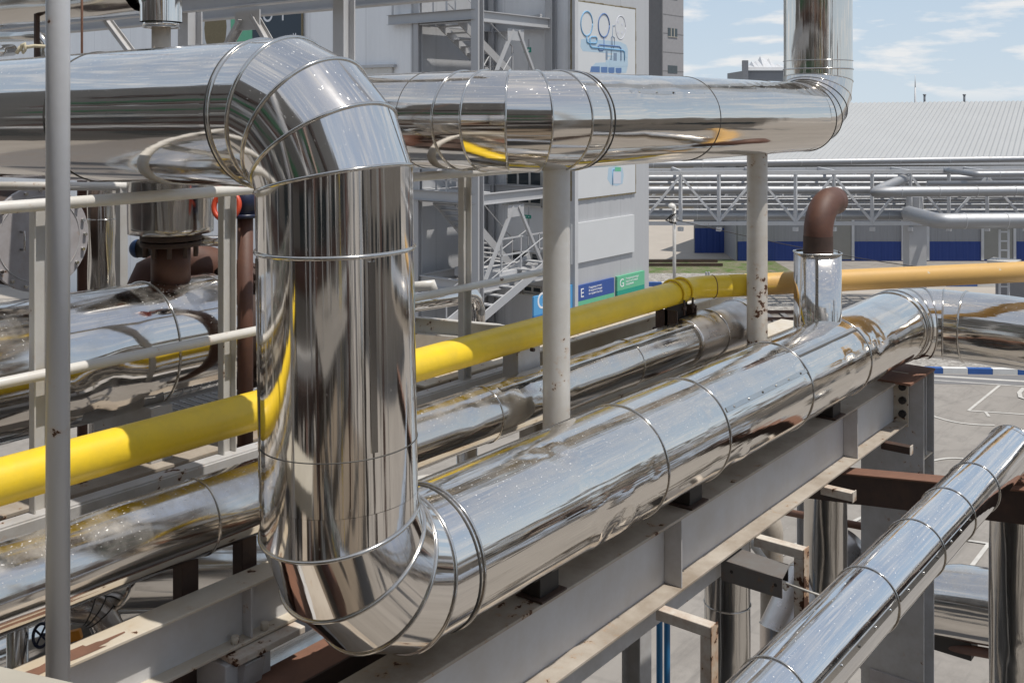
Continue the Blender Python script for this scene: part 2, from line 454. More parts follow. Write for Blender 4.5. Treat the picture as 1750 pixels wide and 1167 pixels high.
# ---- the big goose-neck pipe: high run, riser, low run, far elbow
def big_pipe():
    D = .60; r = D/2; z1 = ZR(-.015); z2 = ZR(-1.885)
    top = C(-.688, 4.02, z1); bot = C(-.655, 4.0, z2)
    d_in = (top-(P(-60, 204, 5.55))).normalized()
    start = top-d_in*6.0
    dn = (bot-top).normalized()
    t = thing('insulated_pipe', 'thick mirror-bright clad pipe that bends down in the foreground and runs off along the beam', 'pipe', (bot.x, bot.y, z2-r))
    s1, J1, e1 = arc_joints(top, d_in, dn, .325, 4)
    s2, J2, e2 = arc_joints(bot, dn, xA, .40, 4)
    far = V((9.5, bot.y, z2)); out = V((9.9, -4.5, z2-.06))
    dout = (out-far).normalized()
    s3, J3, e3 = arc_joints(far, xA, dout, .40, 4)
    # high run
    cut = s1-d_in*.10
    MB().sweep([start, cut], r, 96, False, step=.05, disp=dents([], .0016, 1.3, 1)).build('high_run', M['clad_big'], t)
    MB().sweep([cut]+J1+[e1+dn*.20], r+.001, 96, False, split=True).build('upper_elbow', M['clad_big'], t)
    riser = MB().sweep([e1+dn*.20, s2-dn*.02], r, 96, False, step=.05, disp=(lambda a, v: .0016*N3.noise(V((math.cos(a)*1.2, math.sin(a)*1.2, v*1.1+18)))+.0011*N3.noise(V((math.cos(a)*5, math.sin(a)*5, v*.6+3))))).build('riser', M['clad_big'], t)
    MB().sweep([s2-dn*.02]+J2+[e2+xA*.10], r+.001, 96, False, split=True).build('lower_elbow', M['clad_big'], t)
    low0 = e2+xA*.10
    dl = [(1.15,.72,.11,.007,r),(1.35,.60,.08,.006,r),(.35,.80,.09,.006,r),(5.75,1.05,.14,.016,r),(.2,1.35,.06,.004,r),
          (.55,3.35,.09,.005,r),(.55,4.72,.15,.008,r),(.35,4.66,.09,.006,r),
          (.5,4.2,.2,.007,r),(5.6,2.35,.16,.007,r),(.1,5.0,.12,.005,r),(.7,2.0,.07,.004,r)]
    MB().sweep([low0, s3-xA*.06], r, 128, False, step=.035, disp=dents(dl, .0022, 2.4, 3)).build('low_run', M['clad_main'], t)
    MB().sweep([s3-xA*.06]+J3+[e3+dout*.1], r+.001, 96, False, split=True).build('far_elbow', M['clad_main'], t)
    MB().sweep([e3+dout*.1, out], r, 96, False, step=.06, disp=dents([(PI-.4+k*.0,.25+k*.27,.05,.006,r) for k in range(4)], .007, 3.0, 4)).build('far_run', M['clad_main'], t)
    pl = [cut-d_in*.5]+J1+[e1+dn]
    for i in range(1, 5): a, m = joint_normal(pl, i); bead_at(t, pl[i], a, r, .009, m)
    bead_at(t, cut+d_in*.05, d_in, r, .009); bead_at(t, cut+d_in*.035, d_in, r, .006, None, 'bead_dark')
    bead_at(t, e1+dn*.20, dn, r, .010); bead_at(t, cut-d_in*1.05, d_in, r, .004, None, 'bead_dark')
    bead_at(t, s2-dn*.22, dn, r+.001, .0022, None, 'bead_dark')
    pl = [s2-dn]+J2+[e2+xA]
    for i in range(1, 5): a, m = joint_normal(pl, i); bead_at(t, pl[i], a, r, .009, m)
    bead_at(t, low0, xA, r, .009); bead_at(t, low0-xA*.025, xA, r, .006, None, 'bead_dark')
    xs = [4.72, 5.42, 6.62, 7.72]
    for x in xs: bead_at(t, V((x, bot.y, z2)), xA, r, .007)
    pl = [s3-xA]+J3+[e3+dout]
    for i in range(1, 5): a, m = joint_normal(pl, i); bead_at(t, pl[i], a, r, .009, m)
    bead_at(t, s3-xA*.06, xA, r, .009); bead_at(t, e3+dout*.1, dout, r, .010); bead_at(t, e3+dout*.75, dout, r, .008)
    lap(t, V((6.64, bot.y, z2)), V((7.70, bot.y, z2)), r, .95, dark=True, screws=False)
    lap(t, V((5.45, bot.y, z2)), V((6.60, bot.y, z2)), r, .55)
    lap(t, V((low0.x+.02, bot.y, z2)), V((4.70, bot.y, z2)), r, 2.2, dark=True, screws=False)
    lap(t, e3+dout*.12, e3+dout*.73, r, PI-.25); lap(t, e1+dn*.22, s2-dn*.02, r, -2.1, screws=False); lap(t, e1+dn*.22, s2-dn*.24, r, -.30, screws=False); lap(t, start+d_in*2, cut-d_in*1.06, r, 2.3)
    return bot, z2, r
bot, zmain, rmain = big_pipe()
yM = bot.y

# ---- the second high pipe: comes from the left, turns along the rack and up
def high_pipe():
    r = .283; z = ZR(-.068); b = 3.47; ca = 4.52
    t = thing('insulated_pipe', 'mirror-bright clad pipe on round posts that turns and rises out of frame at right', 'pipe', (ca, b, z-r))
    c1 = V((ca, b, z)); st = V((ca+.03, b+9, z+.0)); d0 = (c1-st).normalized()
    s1, J1, e1 = arc_joints(c1, d0, xA, .36, 4)
    top_c = V((8.55, b-.03, z)); dA = (top_c-c1).normalized()
    s2, J2, e2 = arc_joints(top_c, dA, UP, .37, 5)
    cut = s1-d0*.06
    MB().sweep([st, cut], r, 96, False, step=.06, disp=dents([], .0016, 1.4, 5)).build('across_run', M['clad_high'], t)
    MB().sweep([cut]+J1+[e1+dA*.05], r+.0015, 96, False, split=True).build('elbow', M['clad_high'], t)
    MB().sweep([e1+dA*.05, s2-dA*.05], r, 96, False, step=.04, disp=dents([(1.1,2.0+.14*k,.05,.006,r) for k in range(5)]+[(.9,.6,.3,.004,r)], .003, 2.0, 6)).build('along_run', M['clad_high'], t)
    MB().sweep([s2-dA*.05]+J2+[e2+UP*.03], r+.0015, 96, False, split=True).build('rising_elbow', M['clad_high'], t)
    MB().sweep([e2+UP*.03, e2+UP*6], r, 96, False, step=.06, disp=dents([], .002, 1.6, 7)).build('riser', M['clad_high'], t)
    pl = [cut-d0]+J1+[e1+dA]
    for i in range(1, 5): a, m = joint_normal(pl, i); bead_at(t, pl[i], a, r, .008, m)
    bead_at(t, cut-d0*.02, d0, r, .008); bead_at(t, cut-d0*.3, d0, r, .0025, None, 'bead_dark')
    bead_at(t, e1+dA*.06, dA, r, .009); bead_at(t, e1+dA*.10, dA, r, .005, None, 'bead_dark')
    for x in (6.25, 7.45): bead_at(t, V((x, b-.01, z)), dA, r, .004, None, 'bead_dark')
    pl = [s2-dA]+J2+[e2+UP]
    for i in range(1, 6): a, m = joint_normal(pl, i); bead_at(t, pl[i], a, r, .0055, m, 'bead_dark' if i < 4 else 'bead')
    bead_at(t, e2+UP*.03, UP, r, .008); bead_at(t, e2+UP*.10, UP, r, .005)
    lap(t, V((5.22, b, z)), V((6.23, b, z)), r, .62); lap(t, V((6.27, b-.01, z)), V((7.43, b-.01, z)), r, .85)
    return ca, b, z, r
caH, bH, zH, rH = high_pipe()
for (px, top, lab, mt) in ((951, zH-rH+.10, 'grey round steel post holding the high pipe at its bend, beside the yellow pipe', 'post'),
                           (1294, zH-rH+.06, 'rust-speckled off-white round post under the high pipe, in front of the blue-based shed', 'post_rusty')):
    q = ony(px, 186, bH); t = thing('support_post', lab, 'post', (q.x, q.y, ZR(-2.5)), 'round posts under the high pipe')
    MB().tube(V((q.x, q.y, ZR(-2.5))), V((q.x, q.y, top)), .078, 40, False).build('tube', M[mt], t)
    MB().box((q.x-.14, q.y-.10, ZR(-2.515)), (q.x+.14, q.y+.10, ZR(-2.5))).build('base_plate', M['steel'], t)

# ---- the lower clad pipe behind, with its sagging open lap
def low_pipe():
    r = .155; z = ZR(-1.715); b = 3.75; x0, x1 = -1.0, 7.72
    t = thing('insulated_pipe', 'thinner dusty clad pipe with a gaping top seam, running below the yellow pipe', 'pipe', (3, b, z-r))
    dl = [(.75,6.05,.10,.016,r),(.5,5.9,.08,.014,r),(.95,5.72,.09,.012,r),(.5,5.2,.09,.006,r),(1.5,3.0,.3,.006,r)]
    secs = [-1.0, .7, 2.62, 4.48, 5.98]
    MB().sweep([V((x0,b,z)), V((x1-.95,b,z))], r, 96, False, step=.035, disp=dents(dl, .0035, 2.2, 11)).build('main_run', M['clad_low'], t)
    MB().sweep([V((x1-.96,b,z)), V((x1-.12,b,z)), V((x1,b,z))], r+.01, 72, True, step=.04, r_fn=lambda v: r+.012+v*.024, disp=dents([(1.0,.35,.12,.01,r)], .005, 2, 12)).build('end_sleeve', M['clad_dull'], t)
    for x in secs[1:]: bead_at(t, V((x,b,z)), xA, r, .0055)
    bead_at(t, V((x1-.1,b,z)), xA, r+.032, .007); bead_at(t, V((x1-.55,b,z)), xA, r+.022, .006); bead_at(t, V((x1-.95,b,z)), xA, r+.012, .006)
    # lifted edge of the top sheet
    mb = MB(); n = 90; xs0, xs1 = 4.55, 6.85
    for k in range(n+1):
        f = k/n; x = xs0+(xs1-xs0)*f; lift = .006+.022*abs(math.sin(f*PI*2.3))*abs(math.sin(f*9+.5))
        for (aa, dr) in ((1.25, .004), (1.12, .004+lift*.5), (.98, .003+lift), (.99, lift-.001), (1.25, .001)):
            mb.v.append(V((x, b-math.cos(aa)*(r+dr), z+math.sin(aa)*(r+dr))))
    for k in range(n):
        for j in range(4): mb.face((k*5+j, k*5+j+1, k*5+5+j+1, k*5+5+j), True, [(j*.03,k*.03),(j*.03+.03,k*.03),(j*.03+.03,k*.03+.03),(j*.03,k*.03+.03)])
    mb.build('lifted_sheet_edge', M['clad_low'], t)
    mb = MB()
    for k in range(n):
        f = k/n; x = xs0+(xs1-xs0)*f; aa = .955; w = .004+.010*abs(math.sin(f*PI*2.3))
        mb.quad(*[V((xx, b-math.cos(a2)*(r+.0055), z+math.sin(a2)*(r+.0055))) for xx, a2 in ((x,.985),(x,.985-w/r),(x+.0262,.985-w/r),(x+.0262,.985))])
    mb.build('open_gap', M['bead_dark'], t)
    for x in (2.57, 2.87):
        p = thing('pipe_hanger', 'dark rusty flat steel support under the dusty pipe, %s' % ('left of its pair' if x < 2.7 else 'right of its pair'), 'bracket', (x, b, ZR(-2.2)), 'rusty supports under the dusty pipe')
        MB().box((x-.04, b-.02, ZR(-2.9)), (x+.04, b+.05, z-r+.02)).build('strut', M['rust'], p, .004)
        MB().box((x-.06, b-.07, ZR(-2.915)), (x+.06, b+.09, ZR(-2.90))).build('foot', M['rust'], p)
    return b, z, r
bL, zL, rL = low_pipe()

# ---- the yellow gas pipe
def yellow_pipe():
    r = .086; z = ZR(-1.372); b = 3.855
    p0 = V((-1.5, b, z)); bend = ony(1188, 186, b); bend = V((bend.x, b, z))
    e = P(1750, 464.5, 8.75); e2 = bend+(e-bend)*1.6; d2 = (e-bend).normalized()
    t = thing('gas_pipe', 'yellow painted gas pipe crossing behind the tall bend, turning tan at right', 'pipe', (2, b, z-r))
    ar = smooth_arc(bend, xA, d2, .35, 8)
    cutp = ar[-1]+d2*.16
    MB().sweep([p0]+ar+[cutp], r, 40, False, step=.15, disp=dents([], .0008, 4, 21)).build('yellow_run', M['yellow'], t)
    MB().sweep([cutp, e2], r-.0004, 40, True, step=.15, disp=dents([], .0008, 3, 22)).build('tan_run', M['tan_faded'], t)
    bead_at(t, ar[-1]+d2*.03, d2, r, .004, None, 'rust_lit', 'weld')
    x = ony(1150, 186, b).x
    for k, xx in enumerate((x, x+.13)):
        c = thing('pipe_clamp', 'yellow round-bar clamp over the yellow pipe, %s one' % ('left' if k == 0 else 'right'), 'clamp', (xx, b, z-r-.12), 'clamps on the yellow pipe')
        MB().hoop(V((xx,b,z)), xA, r+.012, .011, None, 40, 8, (-.35, PI+.35)).build('strap', M['yellow'], c)
        mb = MB()
        for s in (-1, 1):
            mb.tube(V((xx, b+s*(r+.008), z-.03)), V((xx, b+s*(r+.008), z-.15)), .009, 8)
            mb.tube(V((xx, b+s*(r+.008), z-.115)), V((xx, b+s*(r+.008), z-.085)), .021, 6)
        mb.each('bolt', M['rust'], c, 2)
    st = thing('pipe_stand', 'dark rusty pipe shoe under the clamps of the yellow pipe', 'bracket', (x+.06, b, zL+rL))
    MB().box((x-.10, b-.012, z-r-.16), (x+.2, b+.012, z-r-.0)).build('web_plate', M['black'], st)
    MB().box((x-.11, b-.11, z-r-.175), (x+.21, b+.11, z-r-.16)).build('base_plate', M['rust'], st)
    for s in (-.10, .19): MB().box((x+s, b-.09, z-r-.16), (x+s+.012, b+.09, z-r-.02)).build('rib_plate', M['rust'], st)
    # grey shoe further left
    x = ony(872, 186, b+.12).x
    st = thing('pipe_stand', 'grey steel shoe carrying the yellow pipe left of the thick round post', 'bracket', (x, b, z-r-.2))
    MB().box((x-.10, b-.02, z-r-.19), (x+.12, b+.10, z-r+.01)).build('shoe_body', M['steel'], st, .004)
    MB().box((x-.17, b-.08, z-r-.205), (x+.2, b+.14, z-r-.19)).build('base_plate', M['flange'], st)
    mb = MB()
    for s in (-.06, .08): mb.tube(V((x+s, b-.085, z-r+.02)), V((x+s, b-.11, z-r+.02)), .012, 6)
    mb.each('bolt', M['rust'], st, 1)
    return b, z, r
bY, zY, rY = yellow_pipe()

# ---- handrail behind the yellow pipe
def handrail():
    b = 4.1; z1, z2 = ZR(-.388), ZR(-1.075); zf = ZR(-1.80)
    t = thing('guard_rail', 'off-white tubular guard rail with rust spots, passing behind the tall bend', 'railing', (3, b, zf))
    MB().sweep([V((-1,b,z1)), V((5.75,b,z1))], .0255, 20, True).build('top_rail', M['rail'], t)
    MB().sweep([V((-1,b-.0,z2)), V((5.75,b,z2))], .0225, 20, True).build('middle_rail', M['rail'], t)
    for px in (-130, 70, 389, 795):
        q = ony(px, 186, b+.045)
        MB().extrude(V((q.x,b+.05,zf)), V((q.x,b+.05,z1-.022)), [(-.038,-.02),(.038,-.02),(.038,.025),(.030,.025),(.030,-.012),(-.030,-.012),(-.030,.025),(-.038,.025)], V((0,-1,0))).build('post', M['post'], t, .003)
    # toe channel the posts are bolted to
    MB().chan(V((-1.2, b-.0, ZR(-1.74))), V((5.42, b-.0, ZR(-1.74))), -.07, .20, .008).build('toe_channel', M['steel'], t, .003)
    b2 = 5.2
    t2 = thing('guard_rail', 'pale guard rail further back, just under the high pipe at left', 'railing', (2, b2, zf))
    p, q = P(-60, 318, 6.0), P(300, 319, 6.4)
    MB().tube(p, q, .026, 14).build('top_rail', M['rail'], t2)
    mb = MB(); c = P(208, 322, 6.3); mb.bar(V((c.x,c.y,ZR(-2))), V((c.x,c.y,c.z)), .05); mb.build('post', M['post'], t2)
handrail()

# ---- pole in the foreground
q = P(99, 186, 3.32)
t = thing('pole', 'pale grey round pole nearest the viewer at left, rust-specked low down', 'pole', (q.x, q.y, ZR(-2.0)))
MB().tube(V((q.x,q.y,ZR(-2.0))), V((q.x,q.y,ZR(2.2))), .0365, 48).build('tube', M['pole'], t)
mb = MB(); mb.box((q.x-.08,q.y-.08,ZR(-2.01)), (q.x+.08,q.y+.08,ZR(-2.0))); mb.build('base_plate', M['steel'], t)

# ------------------------------------------------------------------ beams
def main_beam():
    zt = ZR(-2.285); h = .42; w = .25; x0, x1 = .2, 9.10; y = yM
    t = thing('steel_beam', 'long grey I-beam under the thick bright pipe, rusty flange edges', 'beam', (4.5, y, zt-h))
    MB().box((x0, y-.006, zt-h+.016), (x1, y+.006, zt-.016)).build('web', M['steel_lt'], t)
    MB().box((x0, y-w/2, zt-.016), (x1, y+w/2, zt)).build('top_flange', M['flange'], t, .003)
    MB().box((x0, y-w/2, zt-h), (x1, y+w/2, zt-h+.016)).build('bottom_flange', M['flange'], t, .003)
    for x in (2.43, 5.18, 7.93):
        MB().box((x-.005, y-w/2+.006, zt-h+.018), (x+.005, y-.007, zt-.018)).build('stiffener', M['steel'], t, .002)
    # bolted end plate
    e = MB().box((x1, y-.13, zt-h-.02), (x1+.016, y+.13, zt+.02)).build('end_plate', M['flange_pale'], t, .003)
    mb = MB()
    for k in range(3):
        c = V((x1, y-.085, zt-.10-k*.115)); mb.tube(c, c-xA*.028, .032, 8); mb.tube(c-xA*.028, c-xA*.045, .018, 10)
    mb.each('bolt', M['black'], e, 2)
    MB().box((x0, y-.04, zt-h-.16), (6.2, y+.0, zt-h-.002)).build('lower_plate', M['steel'], t, .003)
    for k, (x, lab) in enumerate(((3.95, 'nearest of the three'), (5.38, 'middle of the three'), (7.55, 'farthest of the three'))):
        s = thing('pipe_shoe', 'dark rusty shoe between the thick pipe and its beam, %s' % lab, 'bracket', (x, y, zt), 'shoes under the thick pipe')
        MB().box((x-.075, y-.10, zt+.012), (x+.075, y+.10, zmain-rmain+.03)).build('saddle', M['black'], s, .004)
        MB().box((x-.10, y-.13, zt+.001), (x+.10, y+.13, zt+.012)).build('foot_plate', M['rust'], s, .003)
    # L-shaped arms and hanging frames fixed to the bottom flange
    for k, (x, ln, drop, lab) in enumerate(((4.95, .30, 1.6, 'nearer of the two hanging frames'), (6.16, .30, 1.3, 'farther of the two hanging frames'))):
        s = thing('hanging_frame', 'rusty off-white right-angle frame hung from the beam, %s' % lab, 'bracket', (x, y-.3, zt-h-drop), 'frames hung from the beam')
        y0 = y-w/2+.02; y1 = y0-ln-.03; za = zt-h-.004
        MB().box((x-.035, y1, za-.06), (x+.035, y0, za-.0)).build('arm', M['bracket'], s, .004)
        MB().box((x-.035, y1-.001, za-drop), (x+.03, y1+.062, za-.061)).build('leg', M['bracket'], s, .004)
        MB().box((x-.04, y1-.008, za-drop), (x+.035, y1-.002, za+.006)).build('face_strip', M['bracket_rust'], s)
    for k, (x, lab) in enumerate(((7.28, 'pale rusty stub arm on the beam flange above the brown beam'), (8.55, 'dark stub arm on the beam flange beside the end column'))):
        s = thing('stub_arm', lab, 'bracket', (x, y-.3, zt-h-.07))
        MB().box((x-.035, y-w/2-.20, zt-h-.064), (x+.035, y-w/2+.03, zt-h-.004)).build('arm', M['bracket' if k == 0 else 'rust'], s, .004)
        MB().box((x-.036, y-w/2-.206, zt-h-.07), (x+.036, y-w/2-.2005, zt-h+.002)).build('end_cap', M['bracket'], s)
    x = 5.80; s = thing('channel_bracket', 'dark bent plate bracket with two holes under the grey beam', 'bracket', (x, y-.3, zt-h-.25))
    MB().slab([V((x-.06,y-.47,zt-h-.03)), V((x+.13,y-.43,zt-h-.03)), V((x+.15,y-.08,zt-h-.02)), V((x-.07,y-.08,zt-h-.02))], .006).build('top_plate', M['dark_bracket'], s)
    MB().box((x-.068,y-.47,zt-h-.145), (x-.06,y-.08,zt-h-.028)).build('side_plate', M['dark_bracket'], s)
    MB().box((x+.13,y-.42,zt-h-.13), (x+.138,y-.08,zt-h-.028)).build('side_plate', M['black'], s)
    for yy in (-.43, -.15): MB().tube(V((x-.0685,y+yy,zt-h-.075)), V((x-.0715,y+yy,zt-h-.075)), .010, 12).build('bolt_hole', M['black'], s)
    MB().tube(V((x+.10,y-.42,zt-h-.13)), V((x+.10,y-.85,zt-h-.15)), .007, 8).build('rod', M['rail'], s)
    return zt, h, w
ztM, hM, wM = main_beam()

def end_column():
    x0, x1 = 9.125, 9.42; y0, y1 = 2.74, 3.28; zt = ZR(-2.29)
    t = thing('steel_column', 'wide grey built-up steel column at the far end of the long beam', 'column', (9.27, 3.0, 0))
    MB().box((x0, y0, 0), (x0+.014, y1, zt)).build('flange', M['steel'], t, .003)
    MB().box((x1-.014, y0, 0), (x1, y1, zt-.0)).build('flange', M['steel'], t, .003)
    MB().box((x0+.015, 3.0, 0), (x1-.015, 3.012, zt-.002)).build('web', M['steel_lt'], t)
    MB().box((x0-.35, y0-.0, zt+.001), (x1+.03, y1, zt+.022)).build('cap_plate', M['rust_lit'], t, .003)
    for z in (-3.0, -5.2): MB().box((x0+.015, y0+.01, ZR(z)), (x1-.015, 2.999, ZR(z)+.012)).build('stiffener', M['flange_pale'], t)
    MB().box((x0+.13, y0+.02, ZR(-2.98)), (x0+.142, 2.998, zt-.003)).build('stiffener', M['steel'], t)
    MB().box((x0-.012, y0+.015, 0), (x0-.001, y1-.08, ZR(-4.9))).build('cover_plate', M['plate'], t, .005)
    MB().box((x0-.3, y0-.3, 0), (x1+.3, y1+.3, .25)).build('footing', M['concrete'], t)
end_column()

def left_beam():
    y = 3.625; zt = ZR(-1.99); h = .24; w = .14; x0, x1 = 1.2, 5.2
    t = thing('steel_beam', 'grey I-beam at lower left under the dusty pipe, brown primer patch on its flange', 'beam', (3, y, zt-h))
    MB().box((x0, y-.006, zt-h+.014), (x1, y+.006, zt-.014)).build('web', M['steel_lt'], t)
    MB().box((x0, y-w/2, zt-.014), (x1, y+w/2, zt)).build('top_flange', M['flange_pale'], t, .003)
    MB().box((x0, y-w/2, zt-h), (x1, y+w/2, zt-h+.014)).build('bottom_flange', M['flange_pale'], t, .003)
    MB().box((2.745, y-w/2+.005, zt-h+.015), (2.757, y-.007, zt-.015)).build('stiffener', M['steel'], t, .002)
    # bare primer patch
    mb = MB(); n = 26; pts = []
    for k in range(n):
        a = 2*PI*k/n; rr = 1+.22*math.sin(5*a+1)+.12*math.sin(11*a)
        pts.append(V((1.96+.20*rr*math.cos(a), y-.018+.034*rr*math.sin(a), zt+.0016)))
    mb.v = pts; mb.face(range(n)); mb.build('primer_patch', M['rust_lit'], t)
    mb = MB()
    for xx, yy in ((2.68, -.045), (2.83, -.048)): mb.tube(V((xx, y+yy, zt-h+.014)), V((xx, y+yy, zt-h+.045)), .017, 6)
    mb.each('bolt', M['flange_pale'], t, 1)
    y = 3.66; c = thing('steel_column', 'short grey column head carrying the lower left beam', 'column', (2.85, y, 0))
    MB().box((2.60, y-.125, 0), (2.83, y+.125, zt-h-.035)).build('shaft', M['steel_lt'], c, .005)
    MB().box((2.62, y-.17, zt-h-.032), (2.98, y+.15, zt-h-.004)).build('cap_plate', M['bracket'], c, .003)
    MB().extrude(V((2.66,y-.126,zt-h-.04)), V((2.76,y-.126,zt-h-.04)), [(0,0),(.05,0),(.012,-.16),(0,-.16)]).build('gusset', M['steel'], c)
left_beam()

def brown_beams():
    a, b = P(1384, 822, 8.25), P(1765, 862, 6.75)
    d = (b-a).normalized()
    t = thing('steel_beam', 'dark brown rusty beam crossing under the lower right pipe', 'beam', (b.x, b.y, b.z-.12))
    up = UP; sidev = d.cross(UP).normalized()
    a2, b2 = a-d*1.2, b+d*2
    MB().extrude(a2, b2, [(-.09,-.11),(.09,-.11),(.09,.10),(-.09,.10)]).build('beam_body', M['rust'], t, .003)
    MB().extrude(a2+UP*.107, b2+UP*.107, [(-.10,-.006),(.10,-.006),(.10,.006),(-.10,.006)]).build('top_plate', M['rust_lit'], t, .002)  # lighter than the body: the sunlit top is put into its colour
    # brown channel under the bend and grey beam right of it
    t = thing('steel_beam', 'rust-brown channel beam below the bottom bend of the thick pipe', 'beam', (3.3, 3.42, ZR(-2.5)))
    MB().box((1.6, 3.36, ZR(-2.385)), (5.4, 3.56, ZR(-2.375))).build('top_plate', M['rust_lit'], t)  # top painted lighter than the side plate, as if sunlit
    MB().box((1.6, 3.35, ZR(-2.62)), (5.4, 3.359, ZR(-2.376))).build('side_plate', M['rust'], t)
    t = thing('steel_beam', 'grey beam crossing low in front, below the bottom bend of the thick pipe', 'beam', (2.6, 3.2, ZR(-2.75)))
    MB().ibeam(V((1.4, 3.22, ZR(-2.58))), V((8.9, 3.22, ZR(-2.58))), .13, .2).build('profile', M['steel_lt'], t, .003)
    t = thing('steel_beam', 'small rust-brown beam end at the bottom edge left of the short column', 'beam', (2.3, 3.9, ZR(-2.7)))
    MB().ibeam(V((1.2, 3.82, ZR(-2.52))), V((2.66, 3.82, ZR(-2.52))), .13, .16).build('profile', M['rust_lit'], t, .003)
brown_beams()

# ---- lower right bright pipe with its elbow down
def right_pipe():
    r = .148; y = 1.67; z = ZR(-2.235)
    x1 = onx(1728, 186, 0).x
    q = ony(1733, 186, y); c = V((q.x+.05, y, z))
    t = thing('insulated_pipe', 'bright bluish clad pipe slanting up from the lower right corner, screws along its side', 'pipe', (c.x, y, z-r))
    s, J, e = arc_joints(c, xA, V((.12,-.12,-1)), .22, 4)
    dl = [(.55,2.95,.10,.012,r),(.35,2.80,.07,.008,r)]
    MB().sweep([V((.2,y,z)), s], r, 96, False, step=.03, disp=dents(dl, .0016, 2.2, 31)).build('main_run', M['clad_right'], t)
    dd = V((.12,-.12,-1)).normalized()
    MB().sweep([s]+J+[e], r+.0015, 72, False, split=True).build('elbow', M['clad_right'], t)
    MB().sweep([e, e+dd*.25], r, 64, False, step=.06, disp=dents([], .004, 2.5, 32)).build('drop_leg', M['clad_old'], t)
    for x in (3.05, 3.72, 4.72, 5.42, 5.98, 6.5): bead_at(t, V((x,y,z)), xA, r, .006)
    pl = [s-xA]+J+[e+dd]
    for i in range(1, 5): a, m = joint_normal(pl, i); bead_at(t, pl[i], a, r, .005, m)
    for a, b in ((.3,3.03),(3.07,3.70),(3.74,4.70),(4.74,5.40),(5.44,5.96)): lap(t, V((a,y,z)), V((b,y,z)), r, .28)
    t2 = thing('insulated_pipe', 'bright clad vertical pipe at the right edge, below the brown beam', 'pipe', P(1727, 186, 7.9)*1)
    q = P(1729, 186, 7.75); t2.location = (q.x, q.y, 0)
    MB().sweep([V((q.x,q.y,0)), V((q.x,q.y,ZR(-2.9)))], .155, 72, True, step=.05, disp=dents([(3.6,5.0,.12,.02,.155),(3.2,5.03,.10,.02,.155)], .006, 2.2, 33)).build('vertical_run', M['clad_old'], t2)
    for z0 in (1.4, 4.3): bead_at(t2, V((q.x,q.y,z0)), UP, .155, .006)
right_pipe()

# ---- vent box on the thick pipe with a rusty goose-neck
def vent():
    c = P(1397, 435, 7.92); x, y = c.x, c.y; zb = zmain+rmain-.14; zt = ZR(-1.095)
    t = thing('vent_pipe', 'rusty brown goose-neck pipe rising from a bright square sheet-metal box', 'vent', (x, y, zb))
    rot = FW*1.0
    w = .168; dpt = .12
    mb = MB(); n0 = V((x,y,zb))
    pf = []
    sg = lambda q: math.copysign(abs(q)**.55, q)
    pf = [RT*(w*sg(math.cos(a)))+FW*(dpt*1.15*sg(math.sin(a))) for a in [2*PI*i/48 for i in range(48)]]
    k = len(pf)
    mb.v += [n0+p for p in pf]+[V((x,y,zt))+p*.985 for p in pf]
    for i in range(k): j = (i+1) % k; mb.face((i, j, k+j, k+i), True, [(i*.02,0),(i*.02+.02,0),(i*.02+.02,.5),(i*.02,.5)])
    mb.face([k+i for i in range(k)])
    mb.build('sheet_box', M['clad_vessel'], t)
    q0 = n0-FW*(dpt*1.15)-RT*.045; MB().bar(q0+UP*.02, q0+UP*(zt-zb-.01), .022, .007, FW).build('lap_seam', M['bead'], t)
    for k2 in range(4): MB().dome(q0+UP*(.12+.11*k2)-FW*.003, -FW, .007, .006, 8, 3).build('screw', M['bead_dark'], t)
    # curled top edge
    MB().sweep([V((x,y,zt))+p*1.0+UP*.004 for p in pf]+[V((x,y,zt))+pf[0]+UP*.004], .006, 8, True).build('rim', M['bead'], t)
    d2 = (FW*.75+RT*.62).normalized(); cr = V((x+RT.x*.005, y+RT.y*.005, ZR(-.72)))
    ar = smooth_arc(cr, UP, d2, .24, 12)
    MB().sweep([V((cr.x,cr.y,zt-.05))]+ar+[ar[-1]+d2*.08], .108, 40, True).build('goose_neck', M['rust_pipe'], t)
    MB().tube(V((cr.x,cr.y,zt-.02)), V((cr.x,cr.y,zt+.13)), .112, 40, False, .110).build('sleeve', M['rust'], t)
vent()

